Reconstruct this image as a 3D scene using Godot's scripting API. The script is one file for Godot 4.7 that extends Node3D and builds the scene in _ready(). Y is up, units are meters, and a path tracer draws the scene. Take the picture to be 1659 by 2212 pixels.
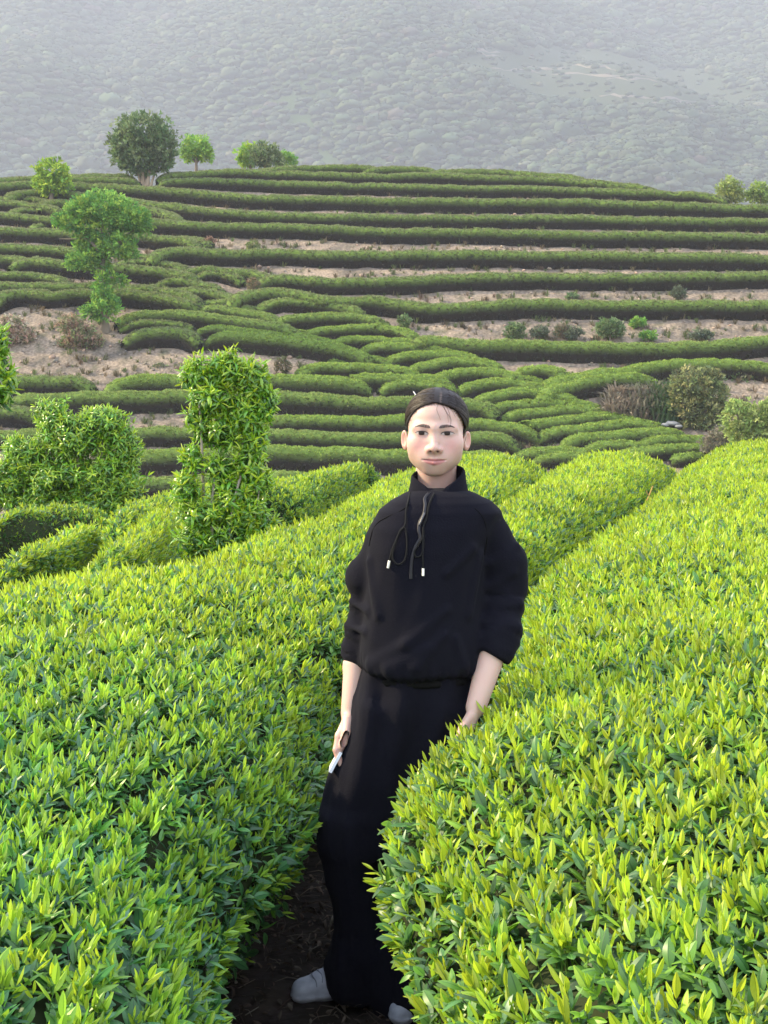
extends Node3D

# Pixels below are those of a 1659 x 2212 copy of the frame; ray() and at() turn them into places.
const FOC := 2881.0
const EYE := Vector3(0, 1.54, 0)
const PITCH := 0.09894
var cam_basis := Basis(Vector3(1, 0, 0), -PITCH)
var rng := RandomNumberGenerator.new()
var bumps := FastNoiseLite.new()
var names := {}
var M := {}

func _ready():
	rng.seed = 20240417
	bumps.seed = 7
	bumps.frequency = 1.0
	bumps.noise_type = FastNoiseLite.TYPE_SIMPLEX_SMOOTH
	bumps.fractal_octaves = 3
	# ---- camera
	var cam := Camera3D.new()
	cam.name = "camera"
	cam.fov = rad_to_deg(2.0 * atan(1106.0 / FOC))
	cam.near = 0.1
	cam.far = 3000.0
	cam.transform = Transform3D(cam_basis, EYE)
	add_child(cam)
	cam.current = true
	# ---- sky, haze, exposure
	var env := Environment.new()
	env.background_mode = Environment.BG_SKY
	var sm := ProceduralSkyMaterial.new()
	sm.sky_top_color = Color(0.78, 0.83, 0.92)
	sm.sky_horizon_color = Color(0.93, 0.91, 0.88)
	sm.sky_curve = 0.25
	sm.sky_energy_multiplier = 1.25
	sm.ground_bottom_color = Color(0.30, 0.31, 0.26)
	sm.ground_horizon_color = Color(0.55, 0.55, 0.54)
	sm.sun_angle_max = 40.0
	sm.sun_curve = 0.2
	var sky := Sky.new()
	sky.sky_material = sm
	env.sky = sky
	env.tonemap_mode = Environment.TONE_MAPPER_LINEAR
	env.tonemap_exposure = 2.2
	env.fog_enabled = true
	env.fog_density = 0.00037
	env.fog_light_color = Color(0.91, 0.935, 1.0)
	env.sdfgi_enabled = true
	env.ssao_enabled = true
	env.ssil_enabled = true
	var we := WorldEnvironment.new()
	we.name = "world_environment"
	we.environment = env
	add_child(we)
	# ---- the low hazy sun, from the left and a little behind the hill
	var sun := DirectionalLight3D.new()
	sun.name = "sun"
	sun.light_color = Color(1.0, 0.92, 0.76)
	sun.light_energy = 1.6
	sun.light_angular_distance = 2.5
	sun.shadow_enabled = true
	add_child(sun)
	sun.look_at_from_position(Vector3(-0.84, 0.52, -0.16) * 10.0, Vector3.ZERO)
	build_all()

# ------------------------------------------------------------------ places
func ray(px: float, py: float) -> Vector3:
	return cam_basis * Vector3((px - 829.5) / FOC, (1106.0 - py) / FOC, -1.0)

func at(px: float, py: float, depth: float) -> Vector3:
	var d := ray(px, py)
	return EYE + d * (depth / -d.z)

func project(p: Vector3) -> Vector2:
	var v := cam_basis.transposed() * (p - EYE)
	if v.z > -0.05:
		return Vector2(-9999, -9999)
	return Vector2(829.5 - FOC * v.x / v.z, 1106.0 + FOC * v.y / v.z)

func table(t: Array, x: float) -> float:
	if x <= t[0][0]:
		return t[0][1]
	for k in range(1, t.size()):
		if x <= t[k][0]:
			return lerpf(t[k - 1][1], t[k][1], (x - t[k - 1][0]) / (t[k][0] - t[k - 1][0]))
	return t[-1][1]

const HILL := [[340.0, 112.0], [380.0, 106.0], [430.0, 99.0], [480.0, 93.0], [540.0, 87.0], [600.0, 82.0], [680.0, 77.0], [760.0, 73.0], [830.0, 69.6], [900.0, 66.8], [1010.0, 62.5], [1100.0, 58.5], [1300.0, 49.0]]
var hill_up := []
const CREST := [[-300.0, 416.0], [0.0, 412.0], [300.0, 404.0], [500.0, 396.0], [800.0, 386.0], [1000.0, 390.0], [1150.0, 398.0], [1390.0, 432.0], [1560.0, 455.0], [1659.0, 468.0], [2000.0, 500.0]]
const BROW := [[-6.0, 3.2], [-3.0, 4.2], [-1.42, 4.9], [-0.84, 5.6], [-0.5, 6.8], [0.0, 10.3], [0.3, 11.6], [1.2, 12.9], [2.0, 13.8], [3.0, 15.4], [4.4, 18.0], [7.0, 22.0]]

func hill_depth(py: float) -> float:
	return table(HILL, py)

func hill_height(depth: float) -> float:
	if hill_up.is_empty():
		for k in range(HILL.size() - 1, -1, -1):
			hill_up.append([HILL[k][1], at(829.5, HILL[k][0], HILL[k][1]).y])
	var y := table(hill_up, depth)
	return y - maxf(0.0, 49.0 - depth) * 0.5

func smax(a: float, b: float, k: float) -> float:
	var h := clampf(0.5 + 0.5 * (a - b) / k, 0.0, 1.0)
	return lerpf(b, a, h) + k * h * (1.0 - h)

func smin(a: float, b: float, k: float) -> float:
	var h := clampf(0.5 + 0.5 * (b - a) / k, 0.0, 1.0)
	return lerpf(b, a, h) - k * h * (1.0 - h)

func near_ground(x: float, depth: float) -> float:
	var q := depth - table(BROW, x)
	var first := lerpf(13.0, 3.2, smoothstep(-0.7, 0.9, x))
	var y := -0.03 * maxf(0.0, q - 0.3)
	y -= 0.36 * maxf(0.0, q - first)
	return maxf(y, -14.0)

func ground(x: float, depth: float) -> float:
	if depth < 22.0:
		return near_ground(x, depth)
	var px := 829.5 + x / depth * FOC
	var back := hill_depth(table(CREST, px))
	var y := hill_height(minf(depth, back)) - maxf(0.0, depth - back) * 0.3
	if depth > 30.0:
		y += 0.12 * bumps.get_noise_2d(x * 0.35, depth * 0.35) * smoothstep(45.0, 60.0, depth)
	return maxf(smax(near_ground(x, depth), y, 1.0), -28.0)

# Where the sight line through a pixel stands h above the near ground, as (x, depth).
func spot(px: float, py: float, h: float) -> Vector2:
	var d := ray(px, py)
	var z := 1.0
	while z < 40.0:
		var p := EYE + d * (z / -d.z)
		if p.y <= near_ground(p.x, z) + h:
			break
		z += 0.02
	return Vector2(EYE.x + d.x * z / -d.z, z)

# ------------------------------------------------------------------ shapes
class Geo:
	var v := PackedVector3Array()
	var c := PackedColorArray()
	var i := PackedInt32Array()
	func vert(p: Vector3, col := Color.WHITE) -> int:
		v.append(p)
		c.append(col)
		return v.size() - 1
	func tri(a: int, b: int, d: int):   # counter-clockwise from outside
		i.append(a)
		i.append(d)
		i.append(b)
	func quad(a: int, b: int, d: int, e: int):
		tri(a, b, d)
		tri(a, d, e)
	func grid(cols: int, rows: int, first: int, closed := false):
		for r in rows - 1:
			for k in (cols if closed else cols - 1):
				var k2 := (k + 1) % cols
				quad(first + r * cols + k, first + r * cols + k2, first + (r + 1) * cols + k2, first + (r + 1) * cols + k)
	func add(o: Geo, t: Transform3D, tint := Color.WHITE):
		var first := v.size()
		for k in o.v.size():
			v.append(t * o.v[k])
			c.append(o.c[k] * tint)
		for k in o.i:
			i.append(first + k)
	func tube(pts: Array, radii: Array, sides: int, col: Color, caps := true):
		var first := v.size()
		var side := Vector3.ZERO
		for k in pts.size():
			var t: Vector3 = (pts[mini(k + 1, pts.size() - 1)] - pts[maxi(k - 1, 0)]).normalized()
			if k == 0:
				side = t.cross(Vector3(0.31, 0.87, 0.38)).normalized()
			side = (side - t * side.dot(t)).normalized()
			var up := t.cross(side)
			for s in sides:
				var a := TAU * s / sides
				vert(pts[k] + (side * cos(a) + up * sin(a)) * radii[k], col)
		grid(sides, pts.size(), first, true)
		if caps:
			var e0 := vert(pts[0], col)
			var e1 := vert(pts[-1], col)
			var last := first + (pts.size() - 1) * sides
			for s in sides:
				var s2 := (s + 1) % sides
				tri(e0, first + s2, first + s)
				tri(e1, last + s, last + s2)
	func mesh(normals := PackedVector3Array()) -> ArrayMesh:
		var n := normals
		if n.is_empty():
			n.resize(v.size())
			for k in range(0, i.size(), 3):
				var a := i[k]
				var b := i[k + 1]
				var d := i[k + 2]
				var f := (v[d] - v[a]).cross(v[b] - v[a])
				n[a] += f
				n[b] += f
				n[d] += f
			for k in n.size():
				n[k] = n[k].normalized() if n[k].length_squared() > 1e-20 else Vector3.UP
		var arrays := []
		arrays.resize(Mesh.ARRAY_MAX)
		arrays[Mesh.ARRAY_VERTEX] = v
		arrays[Mesh.ARRAY_NORMAL] = n
		arrays[Mesh.ARRAY_COLOR] = c
		arrays[Mesh.ARRAY_INDEX] = i
		var m := ArrayMesh.new()
		m.add_surface_from_arrays(Mesh.PRIMITIVE_TRIANGLES, arrays)
		return m

func numbered(called: String) -> String:
	names[called] = names.get(called, -1) + 1
	return called if names[called] == 0 else "%s_%03d" % [called, names[called]]

func tag(o: Node3D, label: String, category: String, group := "", kind := ""):
	o.set_meta("label", label)
	if category:
		o.set_meta("category", category)
	if group:
		o.set_meta("group", group)
	if kind:
		o.set_meta("kind", kind)

func thing(called: String, label: String, category: String, where := Vector3.ZERO, group := "") -> Node3D:
	var o := Node3D.new()
	o.name = numbered(called)
	o.position = where
	add_child(o)
	tag(o, label, category, group)
	return o

func part(called: String, m: Mesh, mat: Material, parent: Node3D) -> MeshInstance3D:
	var o := MeshInstance3D.new()
	o.name = called if parent != self else numbered(called)
	o.mesh = m
	o.material_override = mat
	parent.add_child(o, true)
	return o

func many(called: String, m: Mesh, mat: Material, places: Array, tints: Array, parent: Node3D) -> MultiMeshInstance3D:
	var mm := MultiMesh.new()
	mm.transform_format = MultiMesh.TRANSFORM_3D
	mm.use_colors = true
	mm.mesh = m
	mm.instance_count = places.size()
	for k in places.size():
		mm.set_instance_transform(k, places[k])
		mm.set_instance_color(k, tints[k])
	var o := MultiMeshInstance3D.new()
	o.name = called if parent != self else numbered(called)
	o.multimesh = mm
	o.material_override = mat
	o.set_meta("kind", "stuff")
	parent.add_child(o, true)
	return o

func paint(rough := 0.8, spec := 0.5, glow_through := 0.0, through := Color(1, 1, 1)) -> StandardMaterial3D:
	var m := StandardMaterial3D.new()
	m.vertex_color_use_as_albedo = true
	m.roughness = rough
	m.metallic_specular = spec
	m.cull_mode = BaseMaterial3D.CULL_DISABLED
	if glow_through > 0.0:
		m.backlight_enabled = true
		m.backlight = Color(through.r * glow_through, through.g * glow_through, through.b * glow_through).linear_to_srgb()
	return m

func speckle(frequency: float, low: float, high: float, octaves := 4, size := 512) -> NoiseTexture2D:
	var n := FastNoiseLite.new()
	n.seed = rng.randi() % 1000
	n.frequency = frequency
	n.fractal_octaves = octaves
	var t := NoiseTexture2D.new()
	t.noise = n
	t.width = size
	t.height = size
	t.seamless = true
	var g := Gradient.new()
	g.set_color(0, Color(low, low, low))
	g.set_color(1, Color(high, high, high))
	t.color_ramp = g
	return t

func leaf_geo(length: float, width: float, fold: float, curl: float, blade: Color, rib: Color, rows := 6) -> Geo:
	var g := Geo.new()
	var p := Vector3.ZERO
	var a := 0.0
	for r in rows:
		var t := float(r) / (rows - 1)
		var w := width * 0.5 * pow(sin(PI * pow(clampf(t * 0.93 + 0.035, 0.0, 1.0), 0.85)), 0.85)
		if r > 0:
			a = curl * t
			p += Vector3(0, cos(a), sin(a)) * (length / (rows - 1))
		var n := Vector3(0, -sin(a), cos(a))
		for q in [-1.0, -0.16, 0.0, 0.16, 1.0]:
			g.vert(p + Vector3(q * w, 0, 0) + n * (absf(q) * w * fold + (0.0 if absf(q) > 0.01 else -0.02 * w)), rib if absf(q) < 0.01 else blade)
	g.grid(5, rows, 0)
	return g

func turned(up: Vector3, spin: float, size: float, where: Vector3) -> Transform3D:
	var y := up.normalized()
	var x := y.cross(Vector3(0.12, 0.33, 0.94)).normalized()
	var b := Basis(x, y, x.cross(y)) * Basis(Vector3.UP, spin)
	return Transform3D(b.scaled_local(Vector3.ONE * size), where)

func smooth_line(pts: Array, step: float) -> Array:
	var out := []
	for k in pts.size() - 1:
		var p0: Vector3 = pts[maxi(k - 1, 0)]
		var p1: Vector3 = pts[k]
		var p2: Vector3 = pts[k + 1]
		var p3: Vector3 = pts[mini(k + 2, pts.size() - 1)]
		var n := maxi(1, int(ceil(p1.distance_to(p2) / step)))
		for s in n:
			out.append(p1.cubic_interpolate(p2, p0, p3, float(s) / n))
	out.append(pts[-1])
	return out

func tint(c: Color, spread: float) -> Color:
	var k := 1.0 + rng.randf_range(-spread, spread)
	return Color(c.r * k * (1.0 + rng.randf_range(-0.12, 0.12)), c.g * k, c.b * k)

# ------------------------------------------------------------------ ground, mountain
func build_ground():
	var depths := []
	var d := -9.0
	while d < 600.0:
		depths.append(d)
		d += 0.5 if d < 1.5 else 0.14 if d < 7.0 else 0.4 if d < 22.0 else 1.6 if d < 56.0 else 0.45 if d < 116.0 else 12.0
	var cols := 241
	var g := Geo.new()
	for z in depths:
		var w := maxf(9.0, 0.42 * z + 3.0)
		for k in cols:
			var u := 2.0 * k / (cols - 1) - 1.0
			var x: float = w * signf(u) * pow(absf(u), 1.4 if z < 20.0 else 1.0)
			var y := ground(x, z)
			if z < 22.0:
				y += 0.025 * bumps.get_noise_2d(x * 3.0, z * 3.0)
			var n1 := bumps.get_noise_2d(x * 0.22 + 40.0, z * 0.5)
			var n2 := bumps.get_noise_2d(x * 1.3, z * 1.3 + 90.0)
			var c := Color(0.43, 0.335, 0.245).lerp(Color(0.17, 0.145, 0.115), clampf(0.45 - n1 * 0.8 + n2 * 0.7, 0.0, 1.0))
			c = c.lerp(Color(0.09, 0.11, 0.045), clampf(n2 * 1.6 - 0.45 + n1 * 0.5, 0.0, 0.7))
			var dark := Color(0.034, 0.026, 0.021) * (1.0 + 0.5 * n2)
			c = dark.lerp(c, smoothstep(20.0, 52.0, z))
			if z > 125.0:
				c = Color(0.05, 0.08, 0.03)
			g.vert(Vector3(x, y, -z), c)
	g.grid(cols, depths.size(), 0)
	var m := paint(0.95, 0.25)
	m.albedo_texture = speckle(0.02, 0.55, 1.0, 5)
	m.uv1_triplanar = true
	m.uv1_world_triplanar = true
	m.uv1_scale = Vector3(0.45, 0.45, 0.45)
	m.heightmap_enabled = true
	m.heightmap_texture = speckle(0.03, 0.0, 1.0, 5)
	m.heightmap_scale = 3.0
	var o := part("ground", g.mesh(), m, self)
	tag(o, "dark tea garden soil running into the pale bare earth of the terraced hill", "", "", "structure")

const FAR := 1.3

func mountain_height(x_real: float, z_real: float) -> float:
	var x := x_real / FAR
	var z := z_real / FAR
	var y := table([[330.0, -28.0], [590.0, 62.0], [690.0, 99.0], [1000.0, 285.0], [1120.0, 355.0], [1200.0, 400.0]], z)
	var s := smoothstep(330.0, 640.0, z)
	y += s * 40.0 * bumps.get_noise_2d(x * 0.0032 + 3.1, z * 0.0022 + 8.0)
	y += s * 14.0 * sin((x * 0.8 + z * 0.55) * 0.017 + 1.3 * bumps.get_noise_2d(x * 0.004, z * 0.004))
	return y * FAR

func field_share(x: float, z: float) -> float:   # the terraced clearing on the mountain
	var p := project(Vector3(x, mountain_height(x, z), -z))
	var a := Vector2((p.x - 1290.0) / 330.0, (p.y - 165.0 - (p.x - 1290.0) * 0.12) / 62.0)
	return 1.0 - smoothstep(0.75, 1.1, a.length() + 0.25 * bumps.get_noise_2d(x * 0.012, z * 0.012))

func build_mountain():
	var g := Geo.new()
	var cols := 150
	var rows := 0
	var z := 330.0 * FAR
	while z < 1122.0 * FAR:
		for k in cols:
			var x := lerpf(-0.33, 0.33, float(k) / (cols - 1)) * maxf(z, 600.0 * FAR)
			var f := field_share(x, z)
			g.vert(Vector3(x, mountain_height(x, z), -z), Color(0.035, 0.055, 0.022).lerp(Color(0.036, 0.050, 0.027), f))
		rows += 1
		z += 8.0 * FAR
	g.grid(cols, rows, 0)
	var o := part("mountain", g.mesh(), paint(0.95, 0.2), self)
	tag(o, "hazy wooded mountainside filling the picture behind the tea hill", "", "", "structure")
	# pale terrace walls on the clearing
	for row in [[905, 1010, 118, 116], [1000, 1085, 104, 118], [1000, 1085, 112, 125], [1120, 1240, 148, 152], [1235, 1330, 143, 150], [1190, 1420, 161, 168], [1070, 1090, 178, 192], [1310, 1420, 172, 175], [1290, 1400, 208, 213], [1330, 1520, 209, 222], [1410, 1470, 244, 246], [1060, 1180, 150, 158], [1350, 1560, 222, 230]]:
		var w := Geo.new()
		for k in 13:
			var px := lerpf(row[0], row[1], k / 12.0)
			var py := lerpf(row[2], row[3], k / 12.0) + 2.5 * sin(k * 0.9 + row[0])
			var dir := ray(px, py)
			var t := 800.0
			while t < 2090.0:
				var q := EYE + dir * (t / -dir.z)
				if q.y < mountain_height(q.x, t):
					break
				t += 3.0
			var p := EYE + dir * (t / -dir.z)
			var hh := (1.3 + 0.8 * sin(k * 1.7 + row[2])) * sin(PI * (k + 0.6) / 13.2) + 0.3
			w.vert(p + Vector3(0, -3, 0), Color(0.13, 0.12, 0.10))
			w.vert(p + Vector3(0, hh, 0.4), Color(0.13, 0.12, 0.10))
			w.vert(p + Vector3(0, hh, -5.0), Color(0.13, 0.12, 0.10))
		w.grid(3, 13, 0)
		part("terrace_wall", w.mesh(), paint(0.95, 0.2), o)
	# the forest: crowns of several shapes, thousands of them
	var crowns := []
	for kind in 5:
		var c := Geo.new()
		var seg := 12
		var rings := 8
		for r in rings:
			var a := PI * (r + 0.15) / (rings - 0.7) * 0.82
			for s in seg:
				var b := TAU * s / seg
				var dir := Vector3(sin(a) * cos(b), cos(a), sin(a) * sin(b))
				var rad := 1.0 + 0.42 * bumps.get_noise_3dv(dir * 1.5 + Vector3(kind * 9.1, 0, 0)) + 0.16 * bumps.get_noise_3dv(dir * 4.0 + Vector3(kind * 5.3, 3, 0))
				c.vert(dir * rad * Vector3(1, 0.8 + 0.12 * kind, 1), Color.WHITE)
		c.grid(seg, rings, 0, true)
		for k in 36:
			var dir := Vector3(rng.randfn(), absf(rng.randfn()) + 0.1, rng.randfn()).normalized()
			var rad := 1.0 + 0.42 * bumps.get_noise_3dv(dir * 1.5 + Vector3(kind * 9.1, 0, 0)) + 0.16 * bumps.get_noise_3dv(dir * 4.0 + Vector3(kind * 5.3, 3, 0))
			var p := dir * (rad * rng.randf_range(0.96, 1.16)) * Vector3(1, 0.8 + 0.12 * kind, 1)
			var t := turned(dir + Vector3(rng.randfn(), rng.randfn(), rng.randfn()) * 0.7, rng.randf() * TAU, rng.randf_range(0.10, 0.2), p)
			var sh := 1.0 + rng.randf_range(-0.25, 0.3)
			var f := c.vert(t * Vector3(-1, 0, 0), Color(sh, sh, sh))
			c.vert(t * Vector3(1, 0, 0.3), Color(sh, sh, sh))
			c.vert(t * Vector3(0.2, 1.2, 0), Color(sh, sh, sh))
			c.tri(f, f + 1, f + 2)
		crowns.append(c.mesh())
	var places := [[], [], [], [], []]
	var tints := [[], [], [], [], []]
	z = 600.0 * FAR
	while z < 1118.0 * FAR:
		var gap := 5.0 * FAR
		var x := -0.325 * maxf(z, 600.0 * FAR)
		while x < 0.325 * maxf(z, 600.0 * FAR):
			var xx := x + rng.randf_range(-3.6, 3.6)
			var zz := z + rng.randf_range(-3.6, 3.6)
			x += gap
			var y := mountain_height(xx, zz)
			var size := FAR * rng.randf_range(2.7, 5.0) * (1.0 + 0.35 * bumps.get_noise_2d(xx * 0.012, zz * 0.012))
			if rng.randf() < 0.06:
				size *= 1.5
			if field_share(xx, zz) > 0.35 + 0.4 * rng.randf():
				if rng.randf() > 0.3:
					continue
				size *= 0.5
			var k := rng.randi() % 5
			var c := tint(Color(0.042, 0.060, 0.032), 0.10)
			var luck := rng.randf() - 0.25 * bumps.get_noise_2d(xx * 0.007 + 9.0, zz * 0.007)
			if luck < 0.12:
				c = tint(Color(0.060, 0.084, 0.040), 0.15)
			elif luck < 0.16:
				c = tint(Color(0.078, 0.090, 0.052), 0.15)
			elif luck < 0.185:
				c = tint(Color(0.058, 0.056, 0.042), 0.15)
			places[k].append(Transform3D(Basis(Vector3.UP, rng.randf() * TAU).scaled_local(Vector3(size, size * rng.randf_range(0.4, 0.65), size)), Vector3(xx, y + size * 0.05, -zz)))
			tints[k].append(c)
		z += gap
	var forest := Node3D.new()
	forest.name = "forest"
	add_child(forest)
	tag(forest, "dense mixed woodland covering the mountainside, softened by haze", "forest", "", "stuff")
	for k in 5:
		many("tree_crowns", crowns[k], M.crown_leaf, places[k], tints[k], forest)

# ------------------------------------------------------------------ hedges of the far hill
var clumps := []

func make_clumps():
	for kind in 3:
		var g := Geo.new()
		for k in 8:
			var up := Vector3(rng.randfn() * 0.8, 0.5 + rng.randf(), rng.randfn() * 0.8)
			var t := turned(up, rng.randf() * TAU, rng.randf_range(0.075, 0.12), Vector3(rng.randf_range(-0.06, 0.06), rng.randf_range(-0.04, 0.03), rng.randf_range(-0.06, 0.06)))
			var s := rng.randf_range(0.75, 1.25)
			var col := Color(s, s, s)
			var f := g.vert(t * Vector3(0, 0, 0), col)
			g.vert(t * Vector3(0.22, 0.5, 0.08), col)
			g.vert(t * Vector3(0, 1, 0), col)
			g.vert(t * Vector3(-0.22, 0.5, 0.08), col)
			g.quad(f, f + 1, f + 2, f + 3)
		clumps.append(g.mesh())

func far_hedge(label: String, flat: Array, ht: float, taper: int):
	var pts := []
	for k in flat.size() / 2:
		var px: float = flat[2 * k]
		var py: float = flat[2 * k + 1]
		var depth := 80.0
		for turn in 8:
			depth = hill_depth(py + ht * FOC / depth)
		var p := at(px, py, depth)
		pts.append(Vector3(p.x, p.y - ht, -depth))
	if pts[-1].x < pts[0].x:
		pts.reverse()
		taper = (taper >> 1) | ((taper & 1) << 1)
	var line := smooth_line(pts, 0.4)
	var base: Vector3 = line[line.size() / 2]
	var root := thing("tea_hedge", label, "tea hedge", base, "clipped tea hedges on the far terraced hill")
	var total := 0.0
	var run := [0.0]
	for k in range(1, line.size()):
		total += line[k].distance_to(line[k - 1])
		run.append(total)
	var ring := 13
	var g := Geo.new()
	var half := 0.42 + 0.22 * ht
	var middle := project(base + Vector3(0, ht, 0))
	var lush := smoothstep(610.0, 720.0, middle.y) * smoothstep(360.0, 520.0, middle.x) * (1.0 if total < 22.0 else 0.55)
	var top_leaf := Color(0.20, 0.235, 0.10).lerp(Color(0.24, 0.34, 0.065), lush)  # fresh shoots on top, with sunlit brightness put into the colour too
	var side_leaf := Color(0.042, 0.043, 0.036).lerp(Color(0.062, 0.072, 0.036), lush)  # woody, sparser sides; their shade is painted into this colour as well
	var shift := rng.randf() * 100.0
	for k in line.size():
		var t: Vector3 = line[mini(k + 1, line.size() - 1)] - line[maxi(k - 1, 0)]
		t = Vector3(t.x, 0, t.z).normalized()
		var back := t.cross(Vector3.UP)
		if back.z > 0.0:
			back = -back
		var e := 1.0
		var room := minf(1.3, total * 0.35)
		if taper & 1:
			e = minf(e, sqrt(1.0 - pow(1.0 - minf(1.0, (run[k] + 0.05) / room), 2.0)))
		if taper & 2:
			e = minf(e, sqrt(1.0 - pow(1.0 - minf(1.0, (total - run[k] + 0.05) / room), 2.0)))
		var tall := ht * (0.45 + 0.55 * e) * (1.0 + 0.09 * bumps.get_noise_1d(run[k] * 0.55 + shift) + 0.05 * bumps.get_noise_1d(run[k] * 2.3 + shift))
		var wide := half * e * (1.0 + 0.12 * bumps.get_noise_1d(run[k] * 0.8 + shift + 31.0))
		var mid: Vector3 = line[k] - base + back * half
		for r in ring:
			var a := PI * r / (ring - 1)
			var up := pow(maxf(sin(a), 0.0), 0.62)
			var out := -signf(cos(a)) * pow(absf(cos(a)), 0.75)
			var foot := 0.66 + 0.34 * smoothstep(0.0, 0.55, up)
			var p := mid + back * (out * wide * foot) + Vector3.UP * (up * tall)
			p += (Vector3.UP * 0.5 + back * out) * (0.10 * bumps.get_noise_3dv((p + base) * 1.7) + 0.04 * bumps.get_noise_3dv((p + base) * 5.0))
			if r == 0 or r == ring - 1:
				p.y -= 0.35
			var c := Color(0.020, 0.018, 0.015).lerp(Color(0.10, 0.15, 0.03), smoothstep(0.5, 0.8, up))  # bare wood below, green above; side shade is part of the dark tone
			g.vert(p, c)
	g.grid(ring, line.size(), 0)
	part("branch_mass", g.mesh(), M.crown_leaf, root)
	var spots := [[], [], []]
	var cols := [[], [], []]
	for k in line.size() - 1:
		for r in range(0, ring - 3):
			var f := k * ring + r
			var area := (g.v[f + 1] - g.v[f]).length() * (g.v[f + ring] - g.v[f]).length()
			var count := area * (86.0 if r > 3 else 58.0)
			var n := int(count) + (1 if rng.randf() < count - int(count) else 0)
			var nn := (g.v[f + ring] - g.v[f]).cross(g.v[f + 1] - g.v[f]).normalized()
			for q in n:
				var p := g.v[f].lerp(g.v[f + 1], rng.randf()).lerp(g.v[f + ring].lerp(g.v[f + ring + 1], rng.randf()), rng.randf())
				var up := clampf((p.y - (line[k].y - base.y)) / ht, 0.0, 1.1)
				var fresh := smoothstep(0.62, 0.84, up + rng.randf_range(-0.12, 0.12) + 0.06 * bumps.get_noise_1d(run[k] * 1.4))  # share of the top colour: new growth and painted sunlight together
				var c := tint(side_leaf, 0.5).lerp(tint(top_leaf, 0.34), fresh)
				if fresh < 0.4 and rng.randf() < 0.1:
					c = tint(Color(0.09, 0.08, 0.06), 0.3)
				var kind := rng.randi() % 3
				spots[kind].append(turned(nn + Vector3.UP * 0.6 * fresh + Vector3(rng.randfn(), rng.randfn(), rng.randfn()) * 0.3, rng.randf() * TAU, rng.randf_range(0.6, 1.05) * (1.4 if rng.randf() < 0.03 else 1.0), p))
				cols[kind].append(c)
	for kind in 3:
		many("leaves", clumps[kind], M.far_leaf, spots[kind], cols[kind], root)

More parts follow.
